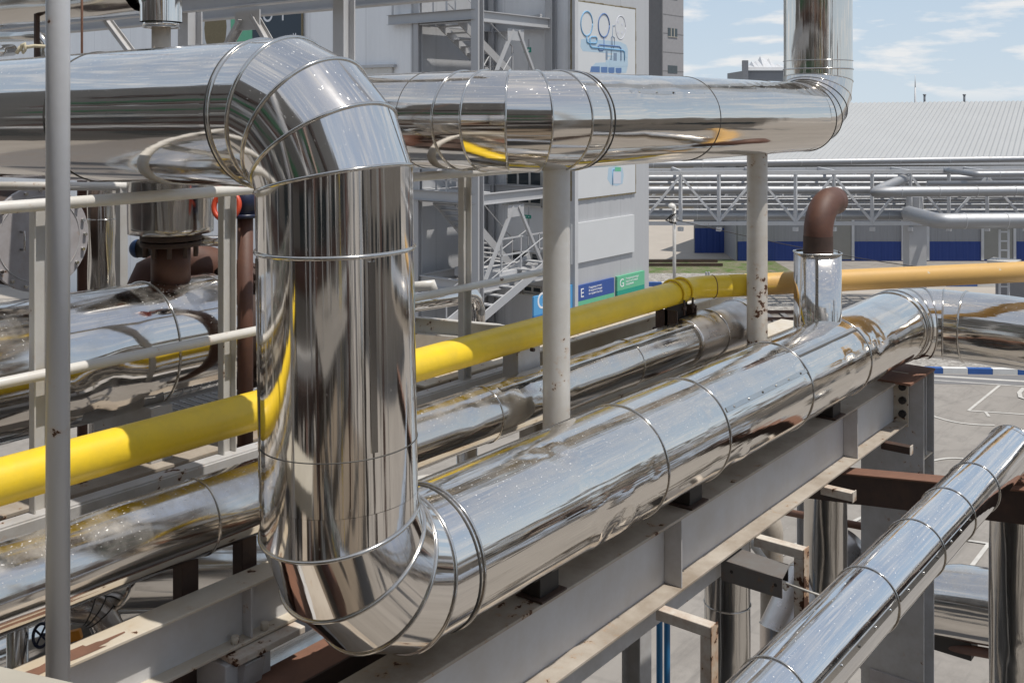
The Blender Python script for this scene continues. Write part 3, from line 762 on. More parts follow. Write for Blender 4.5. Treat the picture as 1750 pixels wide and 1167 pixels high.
# ---- left vessel with nozzle, valve and flange
def vessel():
    r = .315; y = 4.78; z = ZR(-1.205); x1 = 3.42
    t = thing('tank', 'horizontal bright clad tank behind the guard rail at left, brown flange at its end', 'tank', (2, y, z-r))
    MB().sweep([V((-2,y,z)), V((x1,y,z))], r, 96, True, step=.05, disp=dents([(5.9,4.7,.2,.02,r)], .0022, 1.5, 41)).build('shell', M['clad_vessel'], t)
    for x in (1.35, 3.02): bead_at(t, V((x,y,z)), xA, r, .007)
    fl = MB().tube(V((x1+.16,y,z)), V((x1+.20,y,z)), r+.035, 48).tube(V((x1+.21,y,z)), V((x1+.25,y,z)), r+.035, 48).tube(V((x1,y,z)), V((x1+.5,y,z)), r-.05, 40).build('end_flange', M['rust'], t, .004)
    mb = MB()
    for k in range(20):
        a = 2*PI*k/20; mb.tube(V((x1+.135,y+math.cos(a)*(r+.01),z+math.sin(a)*(r+.01))), V((x1+.28,y+math.cos(a)*(r+.01),z+math.sin(a)*(r+.01))), .011, 6)
    mb.each('bolt', M['rust'], fl, 1)
    for x in (1.2, 2.95):
        s = MB().box((x-.06, y-.26, ZR(-2.0)), (x+.06, y+.26, z-r+.06)).build('saddle', M['steel'], t, .004)
    nx = ony(292, 186, y).x
    nz = MB().tube(V((nx,y,z+r-.04)), V((nx,y,ZR(-.70))), .10, 36).build('nozzle', M['rust_pipe'], t)
    f = MB().tube(V((nx,y,ZR(-.715))), V((nx,y,ZR(-.69))), .155, 36).tube(V((nx,y,ZR(-.683))), V((nx,y,ZR(-.655))), .155, 36).build('nozzle_flange', M['rust'], t, .003)
    mb = MB()
    for k in range(10):
        a = 2*PI*k/10+.3; mb.tube(V((nx+math.cos(a)*.132,y+math.sin(a)*.132,ZR(-.77))), V((nx+math.cos(a)*.132,y+math.sin(a)*.132,ZR(-.64))), .012, 6)
    mb.each('bolt', M['rust'], f, 1)
    MB().sweep([V((nx,y,ZR(-.645))), V((nx,y,ZR(-.20)))], .215, 64, True, step=.03, disp=dents([], .006, 3.5, 42)).build('valve_jacket', M['clad_old'], t)
    c2 = V((nx+.35, y+.05, ZR(-.70)))
    MB().sweep([V((nx+.19,y+.03,ZR(-.71))), V((nx+.40,y+.03,ZR(-.735))), V((nx+.40,y+.03,ZR(-.42))), V((nx+.19,y+.03,ZR(-.42)))], .03, 8, True).build('valve_arm', M['clad_old'], t)
    # brown return bend behind
    p0 = V((nx+.08, y+.42, ZR(-1.02))); 
    ar = smooth_arc(V((nx+.08, y+.42, ZR(-.92))), UP, xA, .0001+.14, 6)
    MB().sweep([V((nx+.02,y+.4,ZR(-1.5))), V((nx+.04,y+.4,ZR(-1.15))), V((nx+.14,y+.38,ZR(-.94))), V((nx+.32,y+.34,ZR(-.86))), V((nx+.50,y+.28,ZR(-.93))), V((nx+.60,y+.24,ZR(-1.1))), V((nx+.62,y+.2,ZR(-1.4)))], .115, 28, True).build('return_bend', M['rust_pipe'], t)
    # red hand wheel, brown riser, valve
    q = P(387, 352, 5.22)
    w = thing('valve', 'dark valve with a red hand wheel on a thin brown pipe, left of the riser', 'valve', (q.x+.1, q.y, ZR(-1.75)))
    n = (FW*-.9+RT*-.2+UP*.25).normalized()
    MB().hoop(q, n, .068, .014, None, 36, 10).build('hand_wheel', M['red'], w)
    mb = MB(); t_, s_, u_ = frame(n)
    for k in range(3):
        a = 2*PI*k/3+.4; mb.tube(q, q+(s_*math.cos(a)+u_*math.sin(a))*.068, .007, 8)
    mb.tube(q-n*.10, q+n*.015, .012, 8); mb.build('spokes', M['red'], w)
    pp = P(419, 372, 5.3)
    MB().tube(V((pp.x,pp.y,ZR(-1.75))), V((pp.x,pp.y,pp.z)), .040, 24).build('stem_pipe', M['rust_pipe'], w)
    MB().tube(V((pp.x,pp.y,pp.z)), V((pp.x,pp.y,pp.z+.02)), .065, 20).tube(V((pp.x,pp.y,pp.z+.02)), V((pp.x,pp.y,pp.z+.15)), .055, 20).build('body', M['navy'], w)
    # blue-capped actuator in the shade
    q = P(236, 425, 6.1)
    w = thing('actuator', 'blue domed cap of a small actuator beside the brown nozzle', 'valve', (q.x, q.y, q.z-.1))
    MB().dome(q, RT*-1, .055, .05, 20, 6).build('cap', M['oldblue'], w)
    MB().tube(q, q+RT*.16, .052, 20).build('body', M['black'], w)
vessel()

def manhole():
    c = P(68, 408, 6.6); n = (RT*.80-FW*.60).normalized(); R = .335
    t = thing('drum', 'round bolted cover plate with a small handle closing a drum at far left', 'tank', (c.x, c.y, c.z-R))
    MB().tube(c-n*1.6, c-n*.03, R-.015, 56).build('drum_shell', M['rust'], t)
    cv = MB().tube(c-n*.028, c, R, 64).build('cover', M['plate'], t, .003)
    mb = MB(); _, s, u = frame(n)
    for k in range(20):
        a = 2*PI*k/20; q = c+(s*math.cos(a)+u*math.sin(a))*(R-.03); mb.tube(q-n*.06, q+n*.02, .011, 8)
    mb.each('bolt', M['bead'], cv, 1)
    MB().hoop(c+n*.001, n, R-.065, .003, None, 60, 6).build('rim_line', M['steel'], cv)
    hd = UP.cross(n).normalized(); hd = hd if hd.dot(RT) < 0 else -hd; h0 = c+hd*.125+u*.055; h1 = c+hd*.125-u*.055
    MB().sweep([h0, h0+n*.05, h1+n*.05, h1], .007, 10, True).build('handle', M['bead'], cv)
manhole()

def left_verticals():
    for (px, d, r, mt, nm, lab, cat, z0, z1) in (
        (176, 7.4, .10, 'clad_old', 'insulated_pipe', 'crinkled bright clad vertical pipe beside the round bolted cover', 'pipe', -3.2, -.05),
        (143, 7.6, .045, 'rust_pipe', 'riser_pipe', 'dark vertical pipe between the bolted cover and the crinkled pipe', 'pipe', -3.2, .0),
        ):
        q = P(px, 186, d); t = thing(nm, lab, cat, (q.x, q.y, ZR(z0)))
        MB().sweep([V((q.x,q.y,ZR(z0))), V((q.x,q.y,ZR(z1)))], r, 48, True, step=.03, disp=dents([], .012 if r > .06 else 0, 3.2, 51)).build('run', M[mt], t)
        if r > .06: bead_at(t, V((q.x,q.y,ZR(-.78))), UP, r, .006)
left_verticals()

# ------------------------------------------------------------------ top left pipework and frame
def top_left():
    xa = 3.4; r = .16; zc = ZR(.71)
    t = thing('insulated_pipe', 'dark reflecting clad pipe at the top left corner turning down into a collar', 'pipe', (xa, 6, zc-r))
    q = onx(272, 186, xa); corner = V((xa, q.y-.02, zc))
    ar, J, e = arc_joints(corner, V((0,-1,0)), V((0,0,-1)), .16, 3)
    MB().sweep([V((xa,13,zc+.06)), ar], r, 56, False, step=.08, disp=dents([], .01, 2.6, 61)).build('run', M['clad_old'], t)
    MB().sweep([ar]+J+[e+V((0,0,-.06))], r*.72, 48, False, split=True).build('elbow', M['clad_big'], t)
    MB().sweep([e+V((0,0,-.05)), V((xa,q.y-.02,ZR(.46)))], r*.62, 48, True).build('collar', M['clad_big'], t)
    bead_at(t, V((xa,q.y-.02,ZR(.46))), UP, r*.62, .005); bead_at(t, V((xa,q.y-.02,ZR(.54))), UP, r*.62, .005)
    MB().tube(V((xa,q.y-.02,ZR(-.2))), V((xa,q.y-.02,ZR(.46))), .052, 24).build('stub', M['flange'], t)
    for k in range(4): bead_at(t, V((xa, 7.2+k*1.1, zc+.01)), yA, r, .006)
    # frame: beam with braces and columns
    xf = 4.62; zb = ZR(.80)
    t = thing('support_gantry', 'grey steel frame with diagonal braces behind the tall bend, top left', 'frame', (xf, 6, 0))
    y0, y1 = 3.98, 14
    MB().chan(V((xf,y1,zb)), V((xf,y0,zb)), .08, .17).build('beam', M['tower_dk'], t, .003)
    MB().ibeam(V((xf+1.1,y1,zb+.1)), V((xf+1.1,y0+1,zb+.1)), .12, .2).build('beam', M['tower_dk'], t)
    for px, w in ((325, .13), (588, .105)):
        q = onx(px, 186, xf+.07)
        MB().ibeam(V((q.x,q.y,0)), V((q.x,q.y,ZR(2.6) if px < 500 else zb+.085)), w, w, .012, .01, V((1,0,0))).build('column', M['tower_dk'], t, .003)
    for (p, q) in (((168,18),(214,80)),((412,34),(385,82)),((432,30),(462,82))):
        a = onx(p[0], p[1], xf+.02); b = onx(q[0], q[1], xf+.02); b = a+(b-a)*1.6
        MB().chan(a, b, .03, .075, .006, V((1,0,0))).build('brace', M['steel'], t)
    a = onx(422, 28, xf+.03)
    MB().box((a.x, a.y-.14, a.z-.10), (a.x+.01, a.y+.14, a.z+.04)).build('gusset', M['tower_dk'], t)
    q = P(140, 186, 5.6); tag(MB().tube(V((q.x,q.y,ZR(-.15))), V((q.x,q.y,ZR(1.2))), .0065, 10).build('conduit', M['rust_lit']), 'thin rusty red rod standing just right of the foreground pole top', 'rod')
    q = P(63, 186, 6.6); tag(MB().extrude(V((q.x,q.y,ZR(-.2))), V((q.x,q.y,ZR(.62))), [(-.013,-.013),(.013,-.013),(.013,-.006),(-.006,-.006),(-.006,.013),(-.013,.013)]).build('steel_strut', M['rust']), 'dark upright angle bar above the thick pipe, left of the pole', 'strut')
    # small insulated lines in the far left gap
    t = thing('insulated_pipe', 'thin bright pipe with a bend above the thick pipe at far left', 'pipe', P(40, 70, 8))
    a, c, e = P(-30, 64, 9.2), P(72, 62, 8.8), P(79, 90, 8.8)
    MB().sweep([a]+smooth_arc(c, (c-a), (e-c), .10, 6)+[e-UP*.6], .045, 24, True).build('run', M['clad_old'], t)
    t = thing('insulated_pipe', 'second thin bright pipe below the bent one at far left', 'pipe', P(0, 84, 8))
    MB().tube(P(-30, 90, 8.2), P(20, 86, 8.6), .05, 20).build('run', M['clad_vessel'], t)
    t = thing('rope', 'pale rope knotted over a bar above the thick pipe at far left', 'rope', P(45, 80, 6.2))
    MB().sweep([P(28,92,6.2), P(34,82,6.2), P(40,78,6.22), P(46,81,6.2), P(58,79,6.2), P(80,80,6.3), P(110,84,6.3)], .011, 10, True).build('strand', M['rope'], t)
    MB().sweep([P(36,88,6.19), P(37,78,6.18), P(42,76,6.18), P(43,86,6.18), P(39,91,6.19)], .009, 8, True).build('knot', M['rope'], t)
top_left()

# ------------------------------------------------------------------ things between and below the pipes
def under_left():
    t = thing('insulated_pipe', 'dull bright pipe passing low behind the lower left beam', 'pipe', (3, 5, ZR(-2.9)))
    MB().sweep([P(180, 985, 5.2), P(470, 985, 6.2)], .17, 48, True, step=.05, disp=dents([], .006, 2.4, 71)).build('run', M['clad_old'], t)
    a, c = P(80, 1035, 5.0), P(166, 1040, 5.1); e = P(190, 1082, 5.1)
    t = thing('insulated_pipe', 'small bright elbow pipe under the dusty pipe at lower left', 'pipe', e)
    _, J, e2 = arc_joints(c, c-a, e-c, .12, 3); pl = [a]+J+[e+(e-c)*2]
    MB().sweep(pl, .072, 40, True, split=True).build('elbow', M['clad_dull'], t)
    for i in range(1, 4): x, m = joint_normal(pl, i); bead_at(t, pl[i], x, .072, .004, m, 'bead_dark')
    q = P(70, 1085, 4.6)
    t = thing('valve', 'small valve with a dark spoked hand wheel and an orange lever behind the pole', 'valve', q)
    n = (FW*-.8+UP*.3-RT*.4).normalized()
    MB().hoop(q, n, .047, .007, None, 30, 8).build('hand_wheel', M['navy'], t)
    mb = MB(); _, s, u = frame(n)
    for k in range(4): a = PI/2*k+.3; mb.tube(q, q+(s*math.cos(a)+u*math.sin(a))*.047, .005, 6)
    mb.tube(q, q-n*.1, .008, 8); mb.build('spokes', M['navy'], t)
    MB().bar(P(108,1090,4.55), P(139,1082,4.55), .03, .045).build('lever', M['orange'], t, .006)
    q = P(30, 186, 4.6)
    t = thing('insulated_pipe', 'short bright vertical pipe at the lower left corner beside the deck', 'pipe', (q.x,q.y,ZR(-4)))
    MB().tube(V((q.x,q.y,ZR(-4))), V((q.x,q.y,ZR(-2.1))), .045, 32).build('run', M['clad_old'], t)
    for k, (px, py, d) in enumerate(((187, 1045, 6.6), (222, 1045, 7.3))):
        q = P(px, 186, d); tag(MB().bar(V((q.x,q.y,0)), V((q.x,q.y,ZR(-2.6))), .1, .1).build('steel_column', M['post'], bevel=.004), 'pale square column low behind the lower left beam, %s' % ('left one' if k == 0 else 'right one'), 'column', 'pale columns behind the lower left beam')
    # girders across the left beneath everything
    t = thing('steel_beam', 'grey cross beam running away under the tank at left', 'beam', (2, 5, ZR(-2.3)))
    MB().ibeam(V((.2, 5.6, ZR(-2.15))), V((6.5, 5.6, ZR(-2.15))), .14, .26).build('profile', M['steel'], t)
    t = thing('steel_beam', 'grey tank support beam seen above the yellow pipe at left', 'beam', (2, 4.6, ZR(-2)))
    MB().ibeam(V((-.5, 4.5, ZR(-1.86))), V((4.6, 4.5, ZR(-1.86))), .12, .26).build('profile', M['flange'], t)
    t = thing('grating', 'grey walkway grating under the tank at left', 'grating', (3, 5, ZR(-1.7)))
    mb = MB()
    for k in range(40): y = 4.55+k*.03; mb.box((3.05, y, ZR(-1.72)), (5.2, y+.006, ZR(-1.695)))
    for k in range(40): x = 3.05+k*.055; mb.box((x, 4.55, ZR(-1.7)), (x+.006, 5.75, ZR(-1.692)))
    mb.build('bars', M['truss'], t)
under_left()
t = thing('added_platform', 'dark lower floor added under the pipes at left to darken reflections', 'platform', (0, 7, ZR(-4.3)))  # floor added to darken what the high pipe's underside reflects
MB().box((-9, 3.95, ZR(-4.3)), (6.3, 12, ZR(-4.2))).build('floor_plate', M['dark_bracket'], t)
for k in range(5): MB().ibeam(V((-9, 4.2+k*1.8, ZR(-4.42))), V((6.3, 4.2+k*1.8, ZR(-4.42))), .14, .22).build('joist', M['flange'], t)
for k, (y, z, r, m) in enumerate(((5.3,-3.6,.14,'clad_old'),(6.3,-3.3,.2,'clad_vessel'),(7.3,-3.5,.1,'rust_pipe'),(8.0,-3.2,.17,'clad_old'))):
    t = thing('process_pipe', 'pipe low under the tank at left, %s from the front' % ('first','second','third','fourth')[k], 'pipe', (-2, y, ZR(z)-r), 'pipes low under the tank')
    MB().tube((-9, y, ZR(z)), (6.2, y, ZR(z)), r, 32).build('run', M[m], t)

def mid_clutter():
    # beams and trays behind the yellow pipe, right of the riser
    t = thing('cable_tray', 'pale grey open tray behind the yellow pipe, right of the riser', 'tray', P(770, 580, 6.6))
    a, b = P(690, 552, 6.4), P(850, 566, 6.9)
    MB().chan(a+UP*.0, b, .10, .10, .006).build('rim_beam', M['rail'], t)
    MB().extrude(a-UP*.24+FW*.3, b-UP*.24+FW*.3, [(-.02,-.2),(.02,-.2),(.02,.2),(-.02,.2)]).build('side_plate', M['flange'], t)
    t = thing('steel_beam', 'grey edge beam below the yellow pipe, left of the thick round post', 'beam', (6, 4.4, ZR(-1.9)))
    MB().ibeam(V((4.6,4.45,ZR(-1.78))), V((9.0,4.45,ZR(-1.78))), .3, .22).build('profile', M['flange_pale'], t, .003)
    t = thing('steel_beam', 'lower grey edge beam under the dusty pipe near its open end', 'beam', (7, 3.9, ZR(-2.2)))
    MB().ibeam(V((5.3,3.86,ZR(-2.06))), V((9.0,3.86,ZR(-2.06))), .22, .28).build('profile', M['flange_pale'], t, .003)
    t = thing('insulated_pipe', 'bright clad pipe with a small bend behind the guard rail post, right of the riser', 'pipe', P(760, 520, 9))
    a, c, e = P(640, 527, 8.2), P(812, 502, 9.4), P(817, 560, 9.4)
    MB().sweep([a]+smooth_arc(c, c-a, e-c, .16, 6)+[e-UP*.4], .078, 32, True).build('run', M['clad_vessel'], t)
    t = thing('guard_rail', 'short white rail end behind the guard rail, right of the riser', 'railing', P(760, 495, 8))
    MB().sweep([P(690, 492, 7.4), P(737, 487, 7.4), P(742, 500, 7.4)], .035, 16, True).build('top_rail', M['rail'], t)
    # grey boxes and blue pipe right of the thick post
    t = thing('cable_tray', 'pale box-shaped steel tray between the yellow pipe and the dusty pipe', 'tray', P(1020, 575, 9))
    c0, c1 = P(985, 575, 9.0), P(1100, 553, 10.5)
    MB().chan(c0, c1, .06, .16, .008).build('side_beam', M['post'], t)
    MB().chan(c0+FW*.8, c1+FW*.8, .06, .16, .008).build('side_beam', M['post'], t)
    mb = MB()
    for f in (.05, .5, .95): p = c0+(c1-c0)*f; mb.bar(p, p+FW*.8, .06, .12)
    mb.build('rung', M['post'], t)
    t = thing('steel_column', 'grey column between the dusty pipe and the thick pipe', 'column', P(905, 770, 7.6))
    q = P(908, 186, 7.8); MB().ibeam(V((q.x,q.y,0)), V((q.x,q.y,ZR(-2.2))), .13, .13, .012, .01, xA).build('shaft', M['flange'], t, .003)
    t = thing('steel_beam', 'pale low beam glimpsed between the dusty pipe and the thick pipe', 'beam', P(860, 810, 9))
    MB().ibeam(P(700, 850, 7.6), P(980, 800, 9.6), .3, .2).build('profile', M['rail'], t)
    t = thing('insulated_pipe', 'short bright vertical pipe glimpsed under the dusty pipe, right of the riser', 'pipe', P(797, 800, 7))
    q = P(798, 186, 7.4); MB().tube(V((q.x,q.y,0)), V((q.x,q.y,ZR(-2.25))), .075, 32).build('run', M['clad_old'], t)
mid_clutter()

def under_right():
    def vert(px, d, r, z1, mt, nm, lab, cat='pipe', seams=(), amp=.006):
        q = P(px, 186, d); t = thing(nm, lab, cat, (q.x,q.y,0))
        MB().sweep([V((q.x,q.y,0)), V((q.x,q.y,ZR(z1)))], r, 56, True, step=.06, disp=dents([(3.8,7.2,.2,.02,r)] if amp > .004 else [], amp, 2.2, px)).build('run', M[mt], t)
        for s in seams: bead_at(t, V((q.x,q.y,ZR(s))), UP, r, .006)
        return q
    vert(1411, 9.1, .185, -2.75, 'clad_old', 'insulated_pipe', 'dull bright vertical pipe below the brown beam, right of the hanging frames', seams=(-3.1,-4.35))
    vert(1243, 7.6, .165, -3.0, 'clad_old', 'insulated_pipe', 'crumpled bright vertical pipe under the dark bent bracket', seams=(-3.6,))
    vert(1127, 8.6, .026, -2.8, 'blue', 'water_pipe', 'blue vertical pipe below the grey beam, left of the pair', amp=0)
    vert(1140, 8.75, .026, -2.8, 'blue', 'water_pipe', 'blue vertical pipe below the grey beam, right of the pair', amp=0)
    q = P(1319, 186, 11)
    t = thing('duct', 'grey painted vertical pipe with a bend at its top, behind the farther hanging frame', 'pipe', (q.x,q.y,0))
    c = V((q.x,q.y,ZR(-4.25)))
    MB().sweep([V((q.x,q.y,0))]+smooth_arc(c, UP, (RT*-.8+FW*.6), .22, 8)+[c+(RT*-.8+FW*.6)*.8], .118, 32, True).build('run', M['flange'], t)
    t = thing('insulated_pipe', 'slanting grey clad pipe with two seams behind the lower right pipe', 'pipe', P(1330, 1100, 9))
    pts = [P(1342, 1260, 9.0), P(1342, 1078, 9.0), P(1378, 1000, 9.2), P(1450, 940, 9.6)]
    MB().sweep(pts, .215, 56, True, split=True, step=.08, disp=dents([], .003, 2, 81)).build('run', M['clad_dull'], t)
    for i in (1, 2): a, m = joint_normal(pts, i); bead_at(t, pts[i], a, .215, .007, m)
    t = thing('steel_column', 'grey column with a dark edge at the bottom centre under the long beam', 'column', (6,3,0))
    q = P(1088, 186, 8.2); t.location = (q.x,q.y,0)
    MB().ibeam(V((q.x,q.y,0)), V((q.x,q.y,ZR(-2.8))), .17, .17, .014, .012, yA).build('shaft', M['steel'], t, .003)
    t = thing('steel_column', 'second grey column right of the crumpled pipe under the long beam', 'column', (6,3,0))
    q = P(1380, 186, 10.5); t.location = (q.x,q.y,0)
    MB().ibeam(V((q.x,q.y,0)), V((q.x,q.y,ZR(-2.8))), .16, .16, .014, .012, yA).build('shaft', M['steel_lt'], t, .003)
    tag(MB().tube(P(1330, 872, 10.2), P(1505, 905, 9.4), .034, 16).build('rod', M['rust_lit']), 'rusty horizontal rod behind the dull vertical pipe, left of the end column', 'rod')
    t = thing('cross_brace', 'pale slim diagonal brace tubes crossing under the long beam', 'brace', P(1340, 1000, 9))
    MB().tube(P(1262, 900, 8.9), P(1345, 1005, 8.9), .03, 14).build('tube', M['rail'], t)
    MB().tube(P(1395, 1030, 9.6), P(1510, 1180, 9.6), .045, 14).build('tube', M['post'], t)
    MB().tube(P(1420, 1080, 10.2), P(1510, 1125, 10.0), .05, 14).build('tube', M['clad_old'], t)
    # horizontal bright tank near the ground at right
    a, b = P(1585, 1022, 13.2), P(1850, 1060, 11.8)
    t = thing('tank', 'bright dented horizontal tank behind the end column at lower right', 'tank', (b.x,b.y,a.z-.5))
    MB().sweep([a, b], .43, 72, True, step=.08, disp=dents([(2.6,.6,.3,.06,.43)], .012, 1.3, 91)).build('shell', M['clad_vessel'], t)
    bead_at(t, a+(b-a)*.08, b-a, .43, .012)
    m = a+(b-a)*.16
    MB().box((m.x-.2,m.y-.3,m.z-.56), (m.x+.1,m.y+.3,m.z-.3)).build('saddle', M['black'], t)
    MB().sweep([a-UP*.47+FW*-.2, b-UP*.47+FW*-.2], .06, 20, True).build('drain_line', M['rust_pipe'], t)
    # thing on the brown beam at the right edge
    q = P(1738, 790, 7.3)
    t = thing('insulated_pipe', 'short bright pipe collar beside the brown beam at the right edge', 'pipe', q)
    MB().sweep([P(1722, 792, 8.3), P(1800, 770, 8.3)], .13, 40, True).build('run', M['clad_old'], t)
    bead_at(t, P(1742, 786.4, 8.3), P(1800, 770, 8.3)-P(1722, 792, 8.3), .13, .008)
    q = P(1748, 824, 6.95); tag(MB().box((q.x-.02,q.y-.03,q.z-.005), (q.x+.02,q.y+.05,q.z+.2)).build('stub_arm', M['rust'], bevel=.003), 'dark upright lug on the brown beam at the right edge', 'bracket')
under_right()

# deck the photographer stands on
e0 = onz(-200, 1092, ZR(-1.66)); e1 = onz(160, 1172, ZR(-1.66)); d = (e1-e0).normalized(); nrm = V((d.y, -d.x, 0))
if nrm.dot(FW) > 0: nrm = -nrm
mb = MB().slab([e0-d*1.2, e0-d*1.2+nrm*.45, e1+d*.1+nrm*.45, e1+d*.1], .12)
tag(mb.build('deck', M['conc_lt'], bevel=.006), 'pale dusty deck slab at the lower left corner', 'platform')

# ------------------------------------------------------------------ setting: yard, roads, verge
g = MB(); g.quad((-900,-900,0),(1500,-900,0),(1500,1500,0),(-900,1500,0)); struct('ground', g, M['asphalt'])
def sheet(name, pts, m, z):
    mb = MB(); mb.quad(*[V((p.x,p.y,z)) for p in pts]); return struct(name, mb, m)
G = lambda px, py: onz(px, py, 0)
def band(name, y0, y1, m, z, X0=-60, X1=90, sl=0.0):
    sheet(name, [C(X0,y0+sl*X0,0), C(X1,y0+sl*X1,0), C(X1,y1+sl*X1,0), C(X0,y1+sl*X0,0)], M[m], z)
band('gravel_bed', 45.5, 49.0, 'gravel', .004)
band('road', 49.4, 52.5, 'pale_road', .004)
band('verge', 57.0, 62.2, 'grass', .008, -60, 15.5)
band('verge', 53.5, 57.0, 'gravel', .006, -60, 90)
band('verge', 54.8, 56.8, 'grass', .012, 24, 40)
band('yard_road', 62.5, 140, 'pale_road', .004, -60, 40)
mb = MB()
for Y in (36.6, ):
    for k in range(24):
        pass
def kerb(Y, X0, X1, step, sl, nm, h=.26, w=.22):
    n = int((X1-X0)/step); 
    w_, b_ = MB(), MB()
    for k in range(n):
        a = X0+k*step; p = C(a, Y+sl*a, 0); q = C(a+step-.01, Y+sl*(a+step), 0)
        (w_ if k % 2 else b_).bar(p+UP*h/2, q+UP*h/2, w, h)
    struct('kerb', w_, M['kerb_w']); struct('kerb', b_, M['kerb_b'])
kerb(36.45, 4, 34, .82, -.065, 'kerb', .19); kerb(52.9, -10, 40, 1.6, 0, 'kerb', .2)
# debris strip beyond the near kerb
band('gravel_strip', 36.7, 39.3, 'gravel', .006, 8, 40, -.065)
band('gutter', 35.0, 36.25, 'conc_dk', .006, 4, 36, -.065)
# railway tracks
for (Y, X0, X1, nm) in ((44.0, -40, 30, 'dark railway track on gravel, nearer one'), (59.3, -40, 12, 'dark railway track on the verge, farther one')):
    t = thing('railway_track', nm, 'track', C(0, Y, 0), 'railway tracks')
    for s in (0, 1.5): MB().bar(C(X0,Y+s,.12), C(X1,Y+s,.12), .07, .16).build('rail', M['rust'], t)
    if Y > 50: continue
    mb = MB()
    for k in range(int((X1-X0)/.7)): mb.box((0,0,0),(0,0,0)) if False else mb.bar(C(X0+k*.7,Y-.5,.03), C(X0+k*.7,Y+2,.03), .22, .10)
    mb.build('sleepers', M['conc_dk'], t)
# court markings
mb = MB()
_lz = [0]
def line(pts, w=.085):
    q = [G(*p) for p in pts]; n0 = len(mb.v); _lz[0] += 1; z = .008+.0012*_lz[0]
    for i, p in enumerate(q):
        d = (q[min(i+1, len(q)-1)]-q[max(i-1, 0)]); d.z = 0; sdv = V((-d.y, d.x, 0)).normalized()*w/2
        mb.v += [V((p.x, p.y, z))-sdv, V((p.x, p.y, z))+sdv]
    for i in range(len(q)-1): k = n0+2*i; mb.face((k, k+2, k+3, k+1))
def arcpts(p, q, bulge, n=10):
    (x0,y0),(x1,y1) = p, q; return [(x0+(x1-x0)*i/n-(y1-y0)*bulge*math.sin(PI*i/n), y0+(y1-y0)*i/n+(x1-x0)*bulge*math.sin(PI*i/n)) for i in range(n+1)]
line([(1560,647),(1800,664)]); line([(1560,640.5),(1800,655)], .2); line([(1708,659),(1655,702)]); line([(1655,702),(1800,712)])
line([(1684,704),(1690,712)]); line(arcpts((1560,698),(1700,727), .06)); line(arcpts((1585,790),(1660,786), -.06)); line([(1440,777),(1500,788)])
line([(1430,859),(1500,863)]); line(arcpts((1452,897),(1500,879), -.08)); line([(1640,879),(1760,900)])
line(arcpts((1610,893),(1650,923), -.35)); line([(1600,917),(1690,930)]); line([(1690,930),(1655,976)]); line([(1330,955),(1362,930)])
line([(1750,664),(1742,672),(1744,680),(1760,685)], .13)
struct('road_marking', mb, M['marking'])

# ------------------------------------------------------------------ white process building with stair tower
def far_box(name, m, x0, x1, y0, y1, z0, z1): return MB().box((x0,y0,z0),(x1,y1,z1))
XN, YN = 30.0, 20.97          # near edge of the banner block
XL, YL = 25.85, 24.75         # corner of the left block
def wall_text(parent, body, x, y, z, size, facing, mat, name='lettering'):
    cu = bpy.data.curves.new('txt', 'FONT'); cu.body = body; cu.size = size; cu.extrude = .004
    ob = bpy.data.objects.new('txt', cu); COL.objects.link(ob)
    dg = bpy.context.evaluated_depsgraph_get(); me = bpy.data.meshes.new_from_object(ob.evaluated_get(dg))
    bpy.data.objects.remove(ob); me.name = name
    R = Matrix.Rotation(PI/2, 4, 'X')
    if facing == '-x': R = Matrix.Rotation(-PI/2, 4, 'Z') @ R
    loc = V((0,0,0)); q = parent
    while q: loc += q.location; q = q.parent
    me.transform(Matrix.Translation(V((x,y,z))-loc) @ R); me.materials.clear(); me.materials.append(mat)
    o = bpy.data.objects.new(name, me); COL.objects.link(o); o.parent = parent; return o

